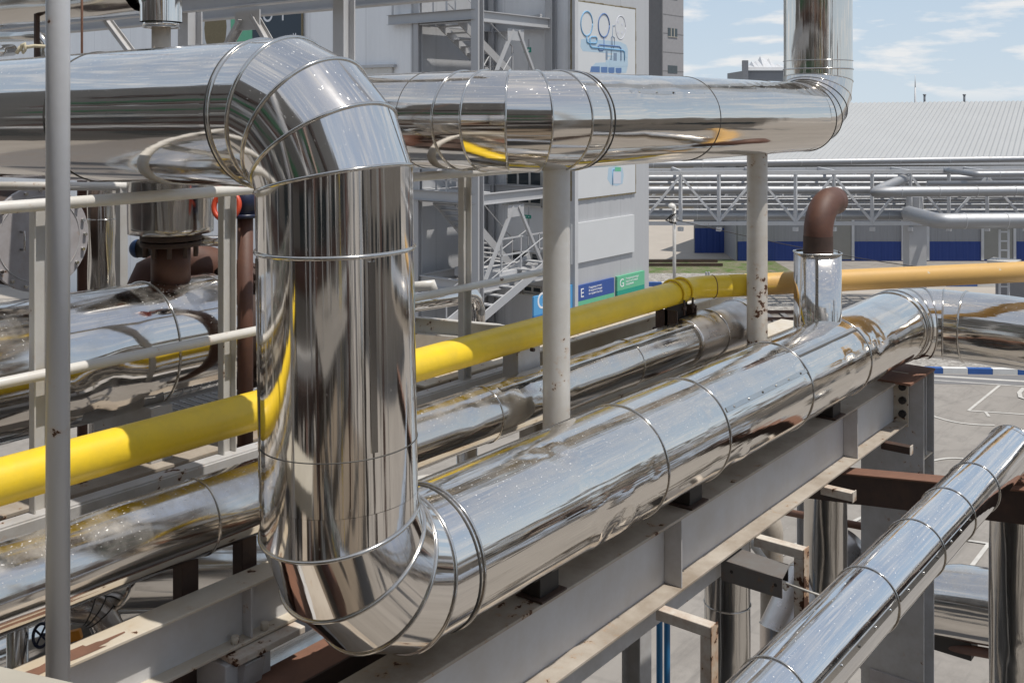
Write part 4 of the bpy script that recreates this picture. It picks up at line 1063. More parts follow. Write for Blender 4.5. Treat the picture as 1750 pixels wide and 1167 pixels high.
def building():
    t = thing('building', 'tall white panelled process building with a drawing board on its side', 'building', (33, 24, 0))
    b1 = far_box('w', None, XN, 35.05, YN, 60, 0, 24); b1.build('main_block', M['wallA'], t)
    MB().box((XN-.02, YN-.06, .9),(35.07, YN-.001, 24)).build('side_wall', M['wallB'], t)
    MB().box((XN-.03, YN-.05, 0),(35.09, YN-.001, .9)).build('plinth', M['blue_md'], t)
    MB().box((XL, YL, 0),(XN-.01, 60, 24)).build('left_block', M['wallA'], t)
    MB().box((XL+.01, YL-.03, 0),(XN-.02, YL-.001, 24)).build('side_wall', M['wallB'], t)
    MB().box((XN-.22, YN-.25, 0),(XN-.02, YN+.05, 24)).build('corner_column', M['tower_dk'], t)
    MB().box((XL-.10, YL-.11, 0),(XL-.02, YL-.03, 24)).build('downpipe', M['tower_dk'], t)
    # windows of the -x wall behind the stairs
    for (px0, py0, px1, py1) in ((866, 293, 926, 317), (866, 336, 926, 348), (874, 430, 926, 455), (880, 487, 926, 500)):
        a, b = onx(px0, py0, XN-.03), onx(px1, py1, XN-.03)
        f = MB().box((XN-.05, a.y, b.z-.1),(XN-.005, b.y, a.z+.06)).build('window', M['rail'], t)
        n = 3; w = (a.y-b.y)/n
        mb = MB()
        for k in range(n): mb.box((XN-.056, b.y+w*k+.05, b.z),(XN-.04, b.y+w*(k+1)-.05, a.z))
        mb.build('pane', M['glass'], f)
        MB().box((XN-.16, b.y-.05, b.z-.14),(XN-.04, a.y+.1, b.z-.08)).build('sill', M['rail'], f)
    # window at the foot of left wall
    a, b = onx(592, 118, XL-.02), onx(672, 140, XL-.02)
    f = MB().box((XL-.10, b.y, b.z-3),(XL-.01, a.y, a.z)).build('window', M['rail'], t)
    mb = MB(); w = (a.y-b.y)/3
    for k in range(3): mb.box((XL-.11, b.y+w*k+.06, b.z-2.8),(XL-.09, b.y+w*(k+1)-.06, a.z-.22))
    mb.build('pane', M['glass'], f)
    MB().box((XL-.16, b.y-.15, a.z-.0),(XL-.01, a.y+.15, a.z+.10)).build('lintel', M['tower_dk'], f)
building()

def boards():
    y = YN-.065
    def rect(p0, p1): return ony(p0[0], p0[1], y), ony(p1[0], p1[1], y)
    # drawing board with tanks, pipes and a train
    a = ony(976.5, 2, y); b = ony(1083.4, 345, y)
    z1, z0 = a.z, ony(976.5, 341, y).z
    t = thing('drawing_board', 'large white board with a blue pipe-and-tank drawing, high on the white building', 'sign', (a.x, y, z0))
    MB().box((a.x, y-.06, z0),(b.x, y-.002, z1)).build('board', M['white'], t)
    mb = MB()
    for (x0, x1, za, zb) in ((a.x-.07,a.x-.005,z0-.05,z1+.05),(b.x+.005,b.x+.06,z0-.05,z1+.05),(a.x-.07,b.x+.06,z1+.005,z1+.05),(a.x-.07,b.x+.06,z0-.05,z0-.005)):
        n = 40
        for k in range(n):
            f0, f1 = k/n, (k+1)/n; j = random.uniform(-.012,.012)
            if x1-x0 > .5: mb.box((x0+(x1-x0)*f0, y-.05-abs(j), za+j),(x0+(x1-x0)*f1, y-.003, zb+j))
            else: mb.box((x0+j, y-.05-abs(j), za+(zb-za)*f0),(x1+j, y-.003, za+(zb-za)*f1))
    mb.build('ragged_edge', M['foam'], t)
    W, H = b.x-a.x, z1-z0
    yf = y-.062
    # measured on the photo inside the board: fractions from left and from top in board pixels of 107 x 342
    def q(px, py):
        p = ony(px, py, yf); return p
    def blob(name, pts, m, off=0.0):
        mm = MB(); n = len(pts); v = [q(*p)+V((0,-off,0)) for p in pts]
        cx = sum((p for p in v), V((0,0,0)))/n
        mm.v = v+[p+V((0,.006,0)) for p in v]
        mm.face(range(n)); 
        for i in range(n): j = (i+1) % n; mm.face((i, n+i, n+j, j))
        return mm.build(name, m, t)
    def stroke(name, pts, w, m, off=.004):
        mm = MB(); mm.sweep([q(*p)+V((0,-off*.2,0)) for p in pts], w*.55, 6, True); return mm.build(name, m, t)
    def ell(cx, cy, rx, ry, n=28): return [(cx+rx*math.cos(2*PI*k/n), cy-ry*math.sin(2*PI*k/n)) for k in range(n)]
    def ellr(cx, cy, rx, ry, n=28): return ell(cx, cy, rx, ry, n)+[(cx+rx, cy)]
    blob('drawing_pale', [(993,68),(1000,66),(1060,72),(1070,77),(1073,85),(1073,98),(1072,118),(1070,125),(1012,126),(1008,118),(1018,108),(1036,107),(1048,92),(996,88),(992,80)], M['ill_pale'])
    stroke('drawing_tank', ellr(1002.5,41,10,21), .05, M['ill_blue']); stroke('drawing_tank', ellr(1031.8,44,9.5,20), .05, M['ill_navy'])
    stroke('drawing_tank', ellr(1060.5,47.5,8.5,20), .028, M['ill_pale2'])
    mm = []
    for (x, y_) in ((1056.5,38),(1063.5,42),(1056.5,56),(1063,56.5)): blob('drawing_dot', ell(x, y_, 1.4, 2.6, 10), M['ill_pale2'], .003)
    stroke('drawing_pipe', [(1002.5,62),(1002.8,72),(1006,74),(1018,74.5),(1020,71),(1020,66),(1018,63.5),(1010,63.5),(1008,66),(1008,78),(1011,81.5),(1064,86.5),(1067,89),(1067,104)], .055, M['ill_blue'])
    stroke('drawing_pipe', [(1032,64),(1032,83),(1030,86.5),(1024,86.5),(1022,83),(1022,80),(1024,77),(1058,80),(1061,83),(1061,104)], .045, M['ill_navy'])
    stroke('drawing_pipe', [(1051,44.5),(1047,44.8),(1046.5,62),(1044.5,65),(1044.5,100)], .03, M['ill_grey']); stroke('drawing_pipe', [(1047,63),(1050,65),(1050,80),(1048,82),(1046.5,79),(1046.5,64)], .03, M['ill_grey'])
    for (x0,y0,x1,y1,m) in ((1035,88,1038.3,103,'ill_grey'),(1048.5,91,1054,104.5,'ill_grey'),(1042,104.5,1073,114,'ill_pale'),(1069,86,1073,99,'ill_pale'),(1042.5,100.5,1046,103,'ill_grey'),(1035.5,103,1038,113,'ill_pale'),(1038,94.5,1048.5,97.5,'ill_pale')):
        blob('drawing_tower', [(x0,y0),(x1,y0),(x1,y1),(x0,y1)], M[m], .003)
    for k,(x0,x1) in enumerate(((1008.5,1025),(1027,1038),(1039.5,1050),(1052,1062))):
        s = blob('drawing_wagon', [(x0 if k else x0+2,114+k*.9),(x1,114+k*.8),(x1,124),(x1-2,125.5),(x0+2,125.5),(x0,123.5)], M['ill_navy'], .003)
    # lower emblem on the same board
    blob('drawing_pale', [(1040,287),(1052,284),(1064,287),(1066,300),(1064,314),(1054,318),(1044,316),(1038,306)], M['ill_pale'])
    blob('drawing_tower', [(1048,294),(1061,294),(1061,314),(1048,314)], M['ill_pale2'], .003); blob('drawing_tower', [(1051,286),(1061,286),(1061,293),(1051,293)], M['green_lt'], .003)
    stroke('drawing_pipe', [(1047,316),(1047,290),(1050,290)], .05, M['ill_blue'])
    # plain white panel
    yb = y-.05
    a = ony(975.7, 383, yb); b = ony(1083, 368, yb); z1 = a.z; z0 = ony(975.7, 452, yb).z
    tag(MB().box((a.x, yb-.03, z0),(b.x, yb+.05, z1)).build('blank_board', M['white']), 'blank white panel fixed below the drawing board on the white building', 'sign')
    # lettered signs
    def sign(p0, p1, pm, c1, c2, letter, lab, lines, split):
        a = ony(p0[0], p0[1], yb); b = ony(p1[0], 186, yb); z1 = a.z; z0 = ony(pm[0], pm[1], yb).z
        t = thing('letter_sign', lab, 'sign', (a.x, yb, z0))
        zs = z0+(z1-z0)*split
        MB().box((a.x, yb-.04, zs),(b.x, yb+.05, z1)).build('upper_panel', M[c1], t)
        MB().box((a.x, yb-.04, z0),(b.x, yb+.05, zs-.004)).build('lower_panel', M[c2], t)
        h = (z1-zs)
        wall_text(t, letter, a.x+(b.x-a.x)*.08, yb-.042, zs+h*.22, h*.82, '-y', M['ltxt'])
        for k, s in enumerate(lines): wall_text(t, s, a.x+(b.x-a.x)*.30, yb-.042, zs+h*(.66-.2*k), h*.2, '-y', M['ltxt'])
    sign((985,489),(1048,0),(985,535), 'blue_dk', 'green_lt', 'E', 'dark blue sign lettered E low on the white building', ['Подразделение', 'И комплектация', 'и строительство'], .42)
    sign((1053.5,473),(1100,0),(1053.5,515), 'green_lt', 'green_dk', 'G', 'green sign lettered G beside the corner of the white building', ['Пневмотранспорт', 'сырья и готовой', 'продукции'], .42)
    sign((930,497),(981.5,0),(930,560), 'blue_lt', 'blue_md', 'B', 'light blue sign mostly behind the thick round post', [''], .35)
    # C sign stands lower, in front of the stair foot
    yc = YN-.9
    a = ony(911, 507, yc); b = ony(945, 186, yc); z0 = ony(911, 540, yc).z
    t = thing('letter_sign', 'light blue sign lettered C at the foot of the stair tower', 'sign', (a.x, yc, 0))
    MB().box((a.x,yc-.03,z0),(b.x,yc+.03,a.z)).build('upper_panel', M['blue_lt'], t)
    MB().box((a.x,yc-.03,z0-.5),(b.x,yc+.03,z0-.004)).build('lower_panel', M['blue_md'], t)
    mb = MB()
    for x in (a.x+.1, b.x-.1): mb.box((x-.03,yc-.02,0),(x+.03,yc+.02,z0-.51))
    mb.build('leg', M['post'], t)
    wall_text(t, 'C', a.x+.16, yc-.032, z0+.18, .75, '-y', M['ltxt'])
    # poster on the left wall
    xw = XL-.06
    a = onx(432, 14, xw); b = onx(516, 73, xw)
    t = thing('poster', 'slate blue poster with white letters on the white wall, behind the tall bend', 'poster', (xw, b.y, b.z))
    MB().box((xw-.02, b.y, b.z-2),(xw+.05, a.y, a.z+3)).build('panel', M['teal'], t)
    c = onx(428, 42, xw-.03); wall_text(t, 'НОЧ', xw-.03, c.y, onx(428,40,xw-.03).z, .95, '-x', M['ltxt'])
    c = onx(480, 42, xw-.03); wall_text(t, 'и', xw-.03, onx(501,60,xw).y, onx(501,67,xw-.03).z, .4, '-x', M['ltxt'])
    MB().box((xw-.05, b.y-.08, b.z-2),(xw, b.y-.01, a.z+3)).build('edge_strip', M['foam'], t)
    a2 = onx(395, 14, xw)
    MB().box((xw-.021, a.y+.01, b.z-2),(xw+.05, a2.y, a.z+3)).build('green_panel', M['green_lt'], t)
    a3 = onx(340, 14, xw)
    MB().box((xw-.022, a2.y+.01, b.z-2),(xw+.05, a3.y, a.z+3)).build('pale_panel', M['white'], t)
    # soft shapes on the pale panel
    mb = MB(); cc = onx(368, 48, xw-.024)
    mb.v = [cc+V((0, .75*math.cos(k/16*2*PI), 1.1*math.sin(k/16*2*PI))) for k in range(16)]; mb.face(range(16)); mb.build('brown_shape', M['foam'], t)
boards()

def stair_tower():
    x0, x1, y0, y1 = 25.75, 29.75, 21.75, 24.4
    t = thing('stair_tower', 'grey steel stair tower with zigzag flights in the nook of the white building', 'stairs', (27.8, 23, 0))
    ZP = [2.6-.0, 6.25, 12.2, 18.2]
    # columns
    for (x, y, w) in ((x0,y0,.30),(x1,y0,.28),(x0,y1,.22),(x1,y1,.22)):
        MB().ibeam(V((x,y,0)), V((x,y,22)), w, w, .03, .02, V((1,0,0))).build('column', M['tower_st'], t)
    for z in (3.4, 6.25, 12.2, 18.2):
        for y in (y0, y1): MB().ibeam(V((x0+.15,y,z-.2)), V((x1-.15,y,z-.2)), .18, .36, .03, .02).build('beam', M['tower_st'], t)
        for x in (x0, x1): MB().ibeam(V((x,y0+.15,z-.2)), V((x,y1-.15,z-.2)), .18, .36, .03, .02).build('beam', M['tower_st'], t)
    for z in (6.25, 12.2):
        MB().chan(V((x0-.1,y1+1.3,z-.15)), V((x0-.1,y0,z-.15)), .1, .34).build('edge_beam', M['tower_st'], t)
        MB().box((x0, y1+.2, z-.06),(x0+1.0, y1+1.2, z)).build('landing', M['tower_dk'], t)
        MB().box((x0+.05, y0+.2, z-.05),(x0+.9, y1-.1, z+.0)).build('landing', M['tower_dk'], t)
        mb = MB()
        for k in range(4): y = y0+k*1.25; mb.bar(V((x0-.1,y,z)), V((x0-.1,y,z+1.1)), .05)
        for h in (.4, .75, 1.1): mb.bar(V((x0-.1,y0,z+h)), V((x0-.1,y1+1.3,z+h)), .05)
        mb.build('railing', M['tower_dk'], t)
    # flights along x, alternately in the front and back lane
    def flight(xa, za, xb, zb, y, w=1.0):
        n = max(6, int(abs(za-zb)/.2)); tr = MB()
        for k in range(n):
            f = (k+.5)/n; x = xa+(xb-xa)*f; z = za+(zb-za)*f
            tr.box((x-.14, y-w/2, z-.02),(x+.14, y+w/2, z+.02))
        tr.build('treads', M['tower_st'], t)
        for s in (-1, 1): MB().bar(V((xa,y+s*w/2,za)), V((xb,y+s*w/2,zb)), .05, .28).build('stringer', M['tower_st'], t)
        for s in (-1, 1):
            r = MB(); r.tube(V((xa,y+s*w/2,za+1)), V((xb,y+s*w/2,zb+1)), .02, 6)
            for f in (.02,.98): r.bar(V((xa+(xb-xa)*f,y+s*w/2,za+(zb-za)*f)), V((xa+(xb-xa)*f,y+s*w/2,za+(zb-za)*f+1)), .035)
            r.build('handrail', M['tower_st'], t)
    ya, yb_ = y0+.7, y1-.75
    def at(px, py, y): return ony(px, py, y)
    for (pa, pb, y) in (((757,27),(858,130),yb_-.2), ((858,140),(770,300),ya), ((762,345),(858,455),yb_-.2), ((925,440),(780,560),ya-.9)):
        p, q = at(*pa, y), at(*pb, y); flight(p.x, p.z, q.x, q.z, y)
    # lower landing with rail
    p, q = at(830, 463, ya), at(930, 463, ya)
    MB().box((p.x, ya-.6, p.z-.3),(q.x+1.0, ya+1.4, p.z)).build('landing', M['tower_dk'], t)
    r = MB()
    for x in [p.x+.1+k*1.05 for k in range(4)]: r.bar(V((x,ya-.6,p.z)), V((x,ya-.6,p.z+1.1)), .05)
    for h in (.55, 1.1): r.bar(V((p.x,ya-.6,p.z+h)), V((q.x+1,ya-.6,p.z+h)), .05)
    r.build('railing', M['tower_st'], t)
    # chevron braces in the front frame
    for (z1, z0) in ((12.0, 9.0), (6.05, 3.1), (17.9, 15)):
        m = (x0+x1)/2
        MB().bar(V((m-.15,y0,z1-.35)), V((x0+.2,y0,z0)), .10, .10).build('brace', M['tower_st'], t)
        MB().bar(V((m+.15,y0,z1-.35)), V((x1-.2,y0,z0)), .10, .10).build('brace', M['tower_st'], t)
        MB().box((m-.45,y0-.012,z1-.7),(m+.45,y0+.012,z1-.3)).build('gusset', M['tower_st'], t)
    # strip lamp below the upper landing
    p, q = onx(888, 37, XN-.5), onx(925, 31, XN-.5)
    l = thing('strip_light', 'long unlit strip lamp under the upper landing of the stair tower', 'lamp', p)
    MB().tube(p, q, .07, 10).build('tube', M['white'], l); MB().bar(p+UP*.1, q+UP*.1, .12, .06).build('housing', M['tower_dk'], l)
    # green exit plates on thin poles
    for k, (py0, py1, foot, lab) in enumerate(((82, 90, 150, 'green plate on a thin pole, upper one, above the high pipe'), (367, 374, 430, 'green plate on a thin pole, lower one, below the windows'))):
        a, b = onx(895.5, py0, XN-.35), onx(907.5, py1, XN-.35); f = onx(903.5, foot, XN-.3)
        s = thing('exit_sign', lab, 'sign', (f.x, f.y, f.z), 'green plates on thin poles')
        MB().box((a.x-.015, b.y, b.z),(a.x+.015, a.y, a.z)).build('plate', M['green_dk'], s)
        mb = MB(); w = a.y-b.y
        for u in (.2, .62): mb.box((a.x-.02, a.y-w*(u+.18), b.z+.05),(a.x-.014, a.y-w*u, a.z-.05))
        mb.build('pictogram', M['ltxt'], s)
        MB().bar(f, V((f.x,f.y,a.z+.3)), .04).build('pole', M['tower_dk'], s)
stair_tower()

# ------------------------------------------------------------------ concrete tower, hall, blue shed, rack
def concrete_tower():
    d = 165; t = thing('concrete_tower', 'grey concrete tower block with two small windows behind the white building', 'building', (60, 40, 0))
    c = C((1131-875)/F*d, d, 0); t.location = c
    # corner at px 1131; faces run along -x/-y diagonals as seen
    x0, y0 = c.x, c.y
    MB().box((x0, y0, 0),(x0+7.0, y0+12, 45)).build('shaft', M['concrete'], t); MB().box((x0-.05, y0-.01, 0),(x0-.001, y0+12, 45)).build('end_wall', M['conc_dk'], t)  # end wall overlay in darker concrete paints in that side's shade
    mb = MB()
    for k in range(15): mb.box((x0-.01, y0-.02, 3*k-.06),(x0+7.0, y0-.001, 3*k+.06))
    mb.box((x0-.2, y0-.2, 0),(x0, y0-.0, 45)); mb.build('panel_joints', M['conc_dk'], t)
    for (py0, py1) in ((48, 64), (112, 126), (-8, 1)):
        a, b = ony(1141.5, py0, y0-.03), ony(1157.5, py1, y0-.03)
        f = MB().box((a.x,y0-.05,b.z),(b.x,y0-.001,a.z)).build('window', M['glass'], t)
        if py0 == 48:
            mb = MB(); w = b.x-a.x
            for u in (.33, .66): mb.box((a.x+w*u-.12,y0-.07,b.z),(a.x+w*u+.12,y0-.05,a.z))
            mb.box((a.x,y0-.12,b.z-.1),(b.x,y0-.002,b.z)); mb.build('frame', M['conc_lt'], f)
concrete_tower()

def shed():
    # long shed with corrugated roof; front runs about parallel to the image plane
    Y = 61.6; Yl = 65.0; HT = 5.75
    t = thing('shed', 'long low shed with a pale ribbed roof, grey sheet wall and blue base', 'building', C(30, Y, 0))
    def wall(name, X0, X1, Y_, z0, z1, m, off=0.0, th=.12):
        p = [C(X0,Y_-off,z0), C(X1,Y_-off,z0), C(X1,Y_-off+th,z0), C(X0,Y_-off+th,z0)]
        mb = MB(); n = 0; mb.v = p+[q+UP*(z1-z0) for q in p]
        for q in ((3,2,1,0),(4,5,6,7),(0,1,5,4),(1,2,6,5),(2,3,7,6),(3,0,4,7)): mb.face(q)
        return mb.build(name, M[m], t)
    xl = (1186-875)/F*Yl; xm = (1259-875)/F*Y
    wall('wall', xl, xm+.5, Yl, 0, HT, 'grey_wall'); wall('base_panel', xl+.05, xm+.3, Yl, .0, 1.55, 'blue_wall', .03, .028)
    wall('wall', xm, 62, Y, 0, HT, 'grey_wall'); wall('base_panel', xm+.05, 34.0, Y, .0, 1.15, 'blue_wall', .03, .028)
    # end wall of the step
    p = C(xm, Y, 0); q = C(xm, Yl+.1, 0)
    mb = MB(); mb.bar(p+UP*HT/2, q+UP*HT/2, .1, HT); mb.build('wall', M['grey_wall'], t)
    MB().bar(C(xm,Y-.07,HT/2-.5)+UP*0, C(xm,Y-.07,HT/2-.5)+UP*.0001, .1).build('corner_trim', M['truss'], t) if False else None
    for (pa, pb) in ((1420, 1454), (1545, 1582), (1681, 1730)):
        X0, X1 = (pa-875)/F*Y, (pb-875)/F*Y
        f = wall('door', X0, X1, Y, .1, 4.6, 'door', .05, .045)
        mb = MB()
        for X in (X0-.1, X1+.1): mb.bar(C(X,Y-.06,.05), C(X,Y-.06,4.7), .16, .10, FW)
        mb.build('door_frame', M['truss'], t)
    # roof: ribbed sheet rising away from the eave
    ez = HT+.15; rz0, rz1 = 9.35, 9.85
    rb = MB(); X0, X1 = (1196-875)/F*(Y-1), 60; pitch = .34; n = int((X1-X0)/pitch)
    dX = -2.0        # ridge shifted so the ribs lean as seen
    for k in range(n):
        a = X0+k*pitch
        for (u0, u1, h0, h1) in ((0,.10,0,.07),(.10,.17,.07,.07),(.17,.27,.07,0),(.27,.34,0,0)):
            f0 = (a-X0)/(X1-X0); rz = rz0+(rz1-rz0)*f0
            sk = 16.0
            rb.quad(C(a+u0,Y-1,ez+h0), C(a+u1,Y-1,ez+h1), C(a+u1+sk*.55,Y-1+sk,rz+h1), C(a+u0+sk*.55,Y-1+sk,rz+h0))
    rb.build('roof', M['roof'], t)
    mb = MB(); mb.bar(C(X0,Y-1.05,ez-.05), C(X1,Y-1.05,ez-.05), .12, .22); mb.build('gutter', M['truss'], t)
    # back slope so the roof has depth
    mb = MB(); mb.quad(C(X0+8.8,Y+15.02,rz0-.02), C(X1+8.8,Y+15.02,rz1-.02), C(X1+8.8,Y+30,ez), C(X0+8.8,Y+30,ez)); mb.build('back_roof', M['roof'], t)
    mb = MB(); mb.v = [C(xl+.02,Yl+.13,0), C(xl+7.5,Yl+11.6,0), C(xl+7.5,Yl+11.6,rz0-.4), C(xl+.02,Yl+.13,ez-.1)]; mb.face((0,1,2,3)); mb.build('gable', M['grey_wall'], t)
    for px in (1580, 1648):
        p = P(px, 164, 78); q = thing('roof_vent', 'tiny dark roof vent on the far ridge, %s one' % ('left' if px < 1600 else 'right'), 'vent', (p.x,p.y,p.z-.5), 'vents on the ridge')
        MB().tube(p-UP*.6, p+UP*.02, .08, 10).build('stack', M['dark_wall'], q); MB().tube(p+UP*.02, p+UP*.12, .12, 10).build('cowl', M['dark_wall'], q)
    # mast far away
    p = P(1564, 172, 420); t2 = thing('radio_mast', 'thin distant lattice mast above the shed roof', 'mast', (p.x,p.y,0))
    MB().tube(V((p.x,p.y,0)), P(1564, 150, 420), .6, 6, True, .35).build('lower_mast', M['truss'], t2)
    MB().tube(P(1564, 150, 420), P(1564, 129, 420), .25, 6, True, .1).build('spike', M['truss'], t2)
    # dark gabled house at the left of the riser
    d = 95; p, q = P(1274, 104, d), P(1345, 118, d)
    h = thing('house', 'dark grey gabled block with crumpled roof edge, left of the rising pipe', 'building', (p.x,p.y,0))
    X0, X1 = (1274-875)/F*d, (1420-875)/F*d
    mb = MB(); mb.v = [C(X0,d,0),C(X1,d,0),C(X1,d+8,0),C(X0,d+8,0)]; zt = p.z-.9; mb.v += [v+UP*zt for v in mb.v[:4]]
    for f in ((4,5,6,7),(0,1,5,4),(1,2,6,5),(2,3,7,6),(3,0,4,7)): mb.face(f)
    mb.build('wall', M['dark_wall'], h)
    mb = MB(); n = 24
    for k in range(n):
        f0, f1 = k/n, (k+1)/n; g = lambda f: zt+.5+.75*math.exp(-((f-.42)/.2)**2)+.12*math.sin(f*37)+.08*math.sin(f*71)
        a0, a1 = X0+(X1-X0)*f0*.62, X0+(X1-X0)*f1*.62
        mb.quad(C(a0,d-.2,zt+.0), C(a1,d-.2,zt+.0), C(a1,d-.1,zt+.3), C(a0,d-.1,zt+.3)); mb.quad(C(a0,d-.1,zt+.3), C(a1,d-.1,zt+.3), C(a1,d+2,g(f1)), C(a0,d+2,g(f0)))
    mb.build('roof', M['truss'], h)
    MB().bar(C(X0-.1,d-.3,zt-.9), C(X0-.1,d-.3,zt+.9), .5, .4, FW).build('parapet', M['dark_wall'], h)
    # long low grey wall behind the rack at left
    p = thing('warehouse', 'low grey warehouse wall behind the pipe rack, left part', 'building', C(18, 75, 0))
    mb = MB(); mb.v = [C(8,92,0),C(26,92,0),C(26,104,0),C(8,104,0)]; mb.v += [v+UP*4.2 for v in mb.v[:4]]
    for f in ((4,5,6,7),(0,1,5,4),(1,2,6,5),(2,3,7,6),(3,0,4,7)): mb.face(f)
    mb.build('wall', M['conc_lt'], p)
    mb = MB(); mb.bar(C(7.5,91.6,4.35), C(26.5,91.6,4.35), .8, .3); mb.build('eave', M['dark_wall'], p)
shed()

def rack():
    Y = 47.0; k = Y/F
    X = lambda px: (px-875)*k
    Z = lambda py: HC-(py-186)*k
    t = thing('pipe_rack', 'long pale truss of a pipe rack crossing the yard in front of the shed', 'rack', C(20, Y, 0))
    zt, zb = Z(297), Z(382)
    X0, X1 = X(1030), X(1900)
    for (dy) in (0, 2.4):
        MB().bar(C(X0,Y+dy,zt), C(X1,Y+dy,zt+.15), .13, .16).build('top_chord', M['truss'], t)
        MB().bar(C(X0,Y+dy,zb), C(X1,Y+dy,zb+.0), .13, .16).build('bottom_chord', M['truss'], t)
        px = 1032
        i = 0
        while px < 1880:
            MB().bar(C(X(px),Y+dy,zb), C(X(px),Y+dy,zt), .13, .13).build('upright', M['truss'], t)
            if i % 2 == 0: a, b = (px, px+65.5)
            else: a, b = (px+65.5, px)
            MB().bar(C(X(a),Y+dy,zt-.1), C(X(b),Y+dy,zb+.08), .10, .10).build('diagonal', M['truss'], t)
            if dy == 0: MB().box(*[C(X(px),Y-.02,zb-.25)+s*V((.1,.1,.09)) for s in (-1,1)]).build('node_plate', M['truss'], t)
            px += 65.5; i += 1
    for px in list(range(1032, 1880, 131)):
        MB().bar(C(X(px),Y,zt+.1), C(X(px),Y+2.4,zt+.1), .1, .14).build('cross_bar', M['truss'], t)
        MB().bar(C(X(px),Y,zb+.1), C(X(px),Y+2.4,zb+.1), .1, .14).build('cross_bar', M['truss'], t)
    for px in (1569, 1930, 1010):
        MB().bar(C(X(px),Y+.4,0), C(X(px),Y+.4,zb-.08 if px != 1569 else Z(366)), .78, .78, FW).build('pillar', M['pillar'], t)
        if px == 1569: MB().box(*[C(X(px),Y+.4,Z(352))+s*V((.3,.3,.38)) for s in (-1,1)]).build('pillar_head', M['truss'], t)
    pipes = ((283, .14, -.55, 'topmost pipe of the rack, a long even silver line', .35), (304, .15, 1.2, 'second silver pipe from the top of the rack', 0), (325, .18, .7, 'thickest silver pipe at mid height in the rack', 0),
             (350, .09, .7, 'thin silver pipe below the thickest one in the rack', 0), (368, .21, .9, 'lowest wide silver pipe lying on the rack chord', 0), (313, .08, 2.0, 'thin silver pipe at the back of the rack between two thicker ones', 0), (296, .05, 1.7, 'very thin pale line just under the topmost rack pipe', .1), (337, .06, 1.9, 'thin pale line behind the thickest rack pipe', 0), (359, .05, 1.8, 'thin pale line above the lowest rack pipe', 0), (344, .10, 2.3, 'grey pipe at the back of the rack below the thickest one', .1))
    for (py, r, dy, lab, rise) in pipes:
        p = thing('rack_pipe', lab, 'pipe', C(X0, Y+dy, Z(py)-r), 'silver pipes lying in the rack')
        d = Y+dy; z = HC-(py-186)*d/F
        MB().sweep([C(X0-2,d,z), C(X1,d,z+rise)], r, 20, True, step=1.5, disp=dents([], .012, 1.1, py)).build('run', M['alu_far'], p)
        for q in range(12): MB().hoop(C(X0+q*2.2,d,z+rise*q*2.2/(X1-X0)), RT, r, .012, None, 16, 5).build('band', M['truss'], p)
    for (py, px0, r, lab, Yd, back) in ((328, 1490, .22, 'nearer silver pipe loop with a slanting bend, right of the rusty goose-neck', 44, 1), (378, 1590, .30, 'wide silver pipe starting with a rounded bend at right, below the loop', 40, 0), (298, 1662, .13, 'short silver pipe pair end near the right edge under the roof', 44, 0)):
        kk = Yd/F; z = HC-(py-186)*kk; p = thing('rack_pipe', lab, 'pipe', C((px0-875)*kk, Yd, z-r), 'nearer silver pipes at right')
        c = C((px0-875)*kk+r, Yd, z); a = C(60, Yd, z+.25)
        if back: pts = [C((px0+105-875)*kk, Yd+3.2, z+.35), C((px0+20-875)*kk, Yd+.5, z+.05), c, a]
        else: pts = [c+FW*3-UP*0]+smooth_arc(c, -FW, RT, r*1.3, 6)+[a]
        MB().sweep(pts, r, 28, True, step=.8, disp=dents([], .012, 1.3, py)).build('run', M['alu_far'], p)
        if back: MB().sweep([C((px0+110-875)*kk,Yd+.9,z+.28), C(60,Yd+.9,z+.5)], .12, 16, True).build('upper_line', M['alu_far'], p)
        for q in range(6): bead_at(p, c+RT*(1.0+q*1.6)+UP*(.25*(1.0+q*1.6)/40), RT, r, .015, None, 'truss', 'band')
    # lattice stand under the wide pipe
    kk = 40/F; t2 = thing('lattice_stand', 'pale lattice stand carrying the wide silver pipe at right', 'stand', C((1716-875)*kk, 40, 0))
    zt2 = HC-(392-186)*kk
    for s in (-.17, .17): MB().bar(C((1716-875)*kk+s,40,0), C((1716-875)*kk+s,40,zt2), .07).build('leg', M['truss'], t2)
    mb = MB()
    for q in range(12): mb.bar(C((1716-875)*kk-.17,40,zt2-.1-q*.35), C((1716-875)*kk+.17,40,zt2-.1-q*.35), .05)
    mb.build('rungs', M['truss'], t2)
    MB().box(*[C((1716-875)*kk,40,HC-(452-186)*kk)+s*V((.5,.5,.18)) for s in (-1,1)]).build('block', M['post'], t2)
    # lamp post with drooping bracket
    Yd = 45.5; kk = Yd/F; xx = (1152.5-875)*kk; zt2 = HC-(352-186)*kk
    t3 = thing('lamp_post', 'grey pole with a small round lamp and looped cables in front of the rack', 'street lamp', C(xx, Yd, 0))
    MB().tube(C(xx,Yd,0), C(xx,Yd,zt2), .075, 12).build('pole', M['post'], t3)
    MB().tube(C(xx,Yd,zt2-.2), C(xx-.15,Yd-.25,zt2+.02), .06, 10).dome(C(xx-.15,Yd-.25,zt2), V((-.3,-.3,.8)), .17, .14, 12, 4).build('lamp_head', M['rail'], t3)
    pts = [C(xx-.15+.12*math.sin(q*1.9)*q*.35, Yd-.1, zt2-.55-.22*math.sin(q*1.1)) for q in range(9)]
    MB().sweep(pts, .025, 6, True).build('cable_loop', M['black'], t3)
    pts = []
    a, b = C(xx,Yd,zt2-.6), C(X(1750)+1,Y-6,Z(441)-.2)
    for q in range(17): f = q/16; pts.append(a+(b-a)*f-UP*(.5*math.sin(PI*f)))
    tag(MB().sweep(pts, .016, 6, True).build('cable', M['black']), 'thin dark cable sagging across the front of the blue-based shed', 'cable')
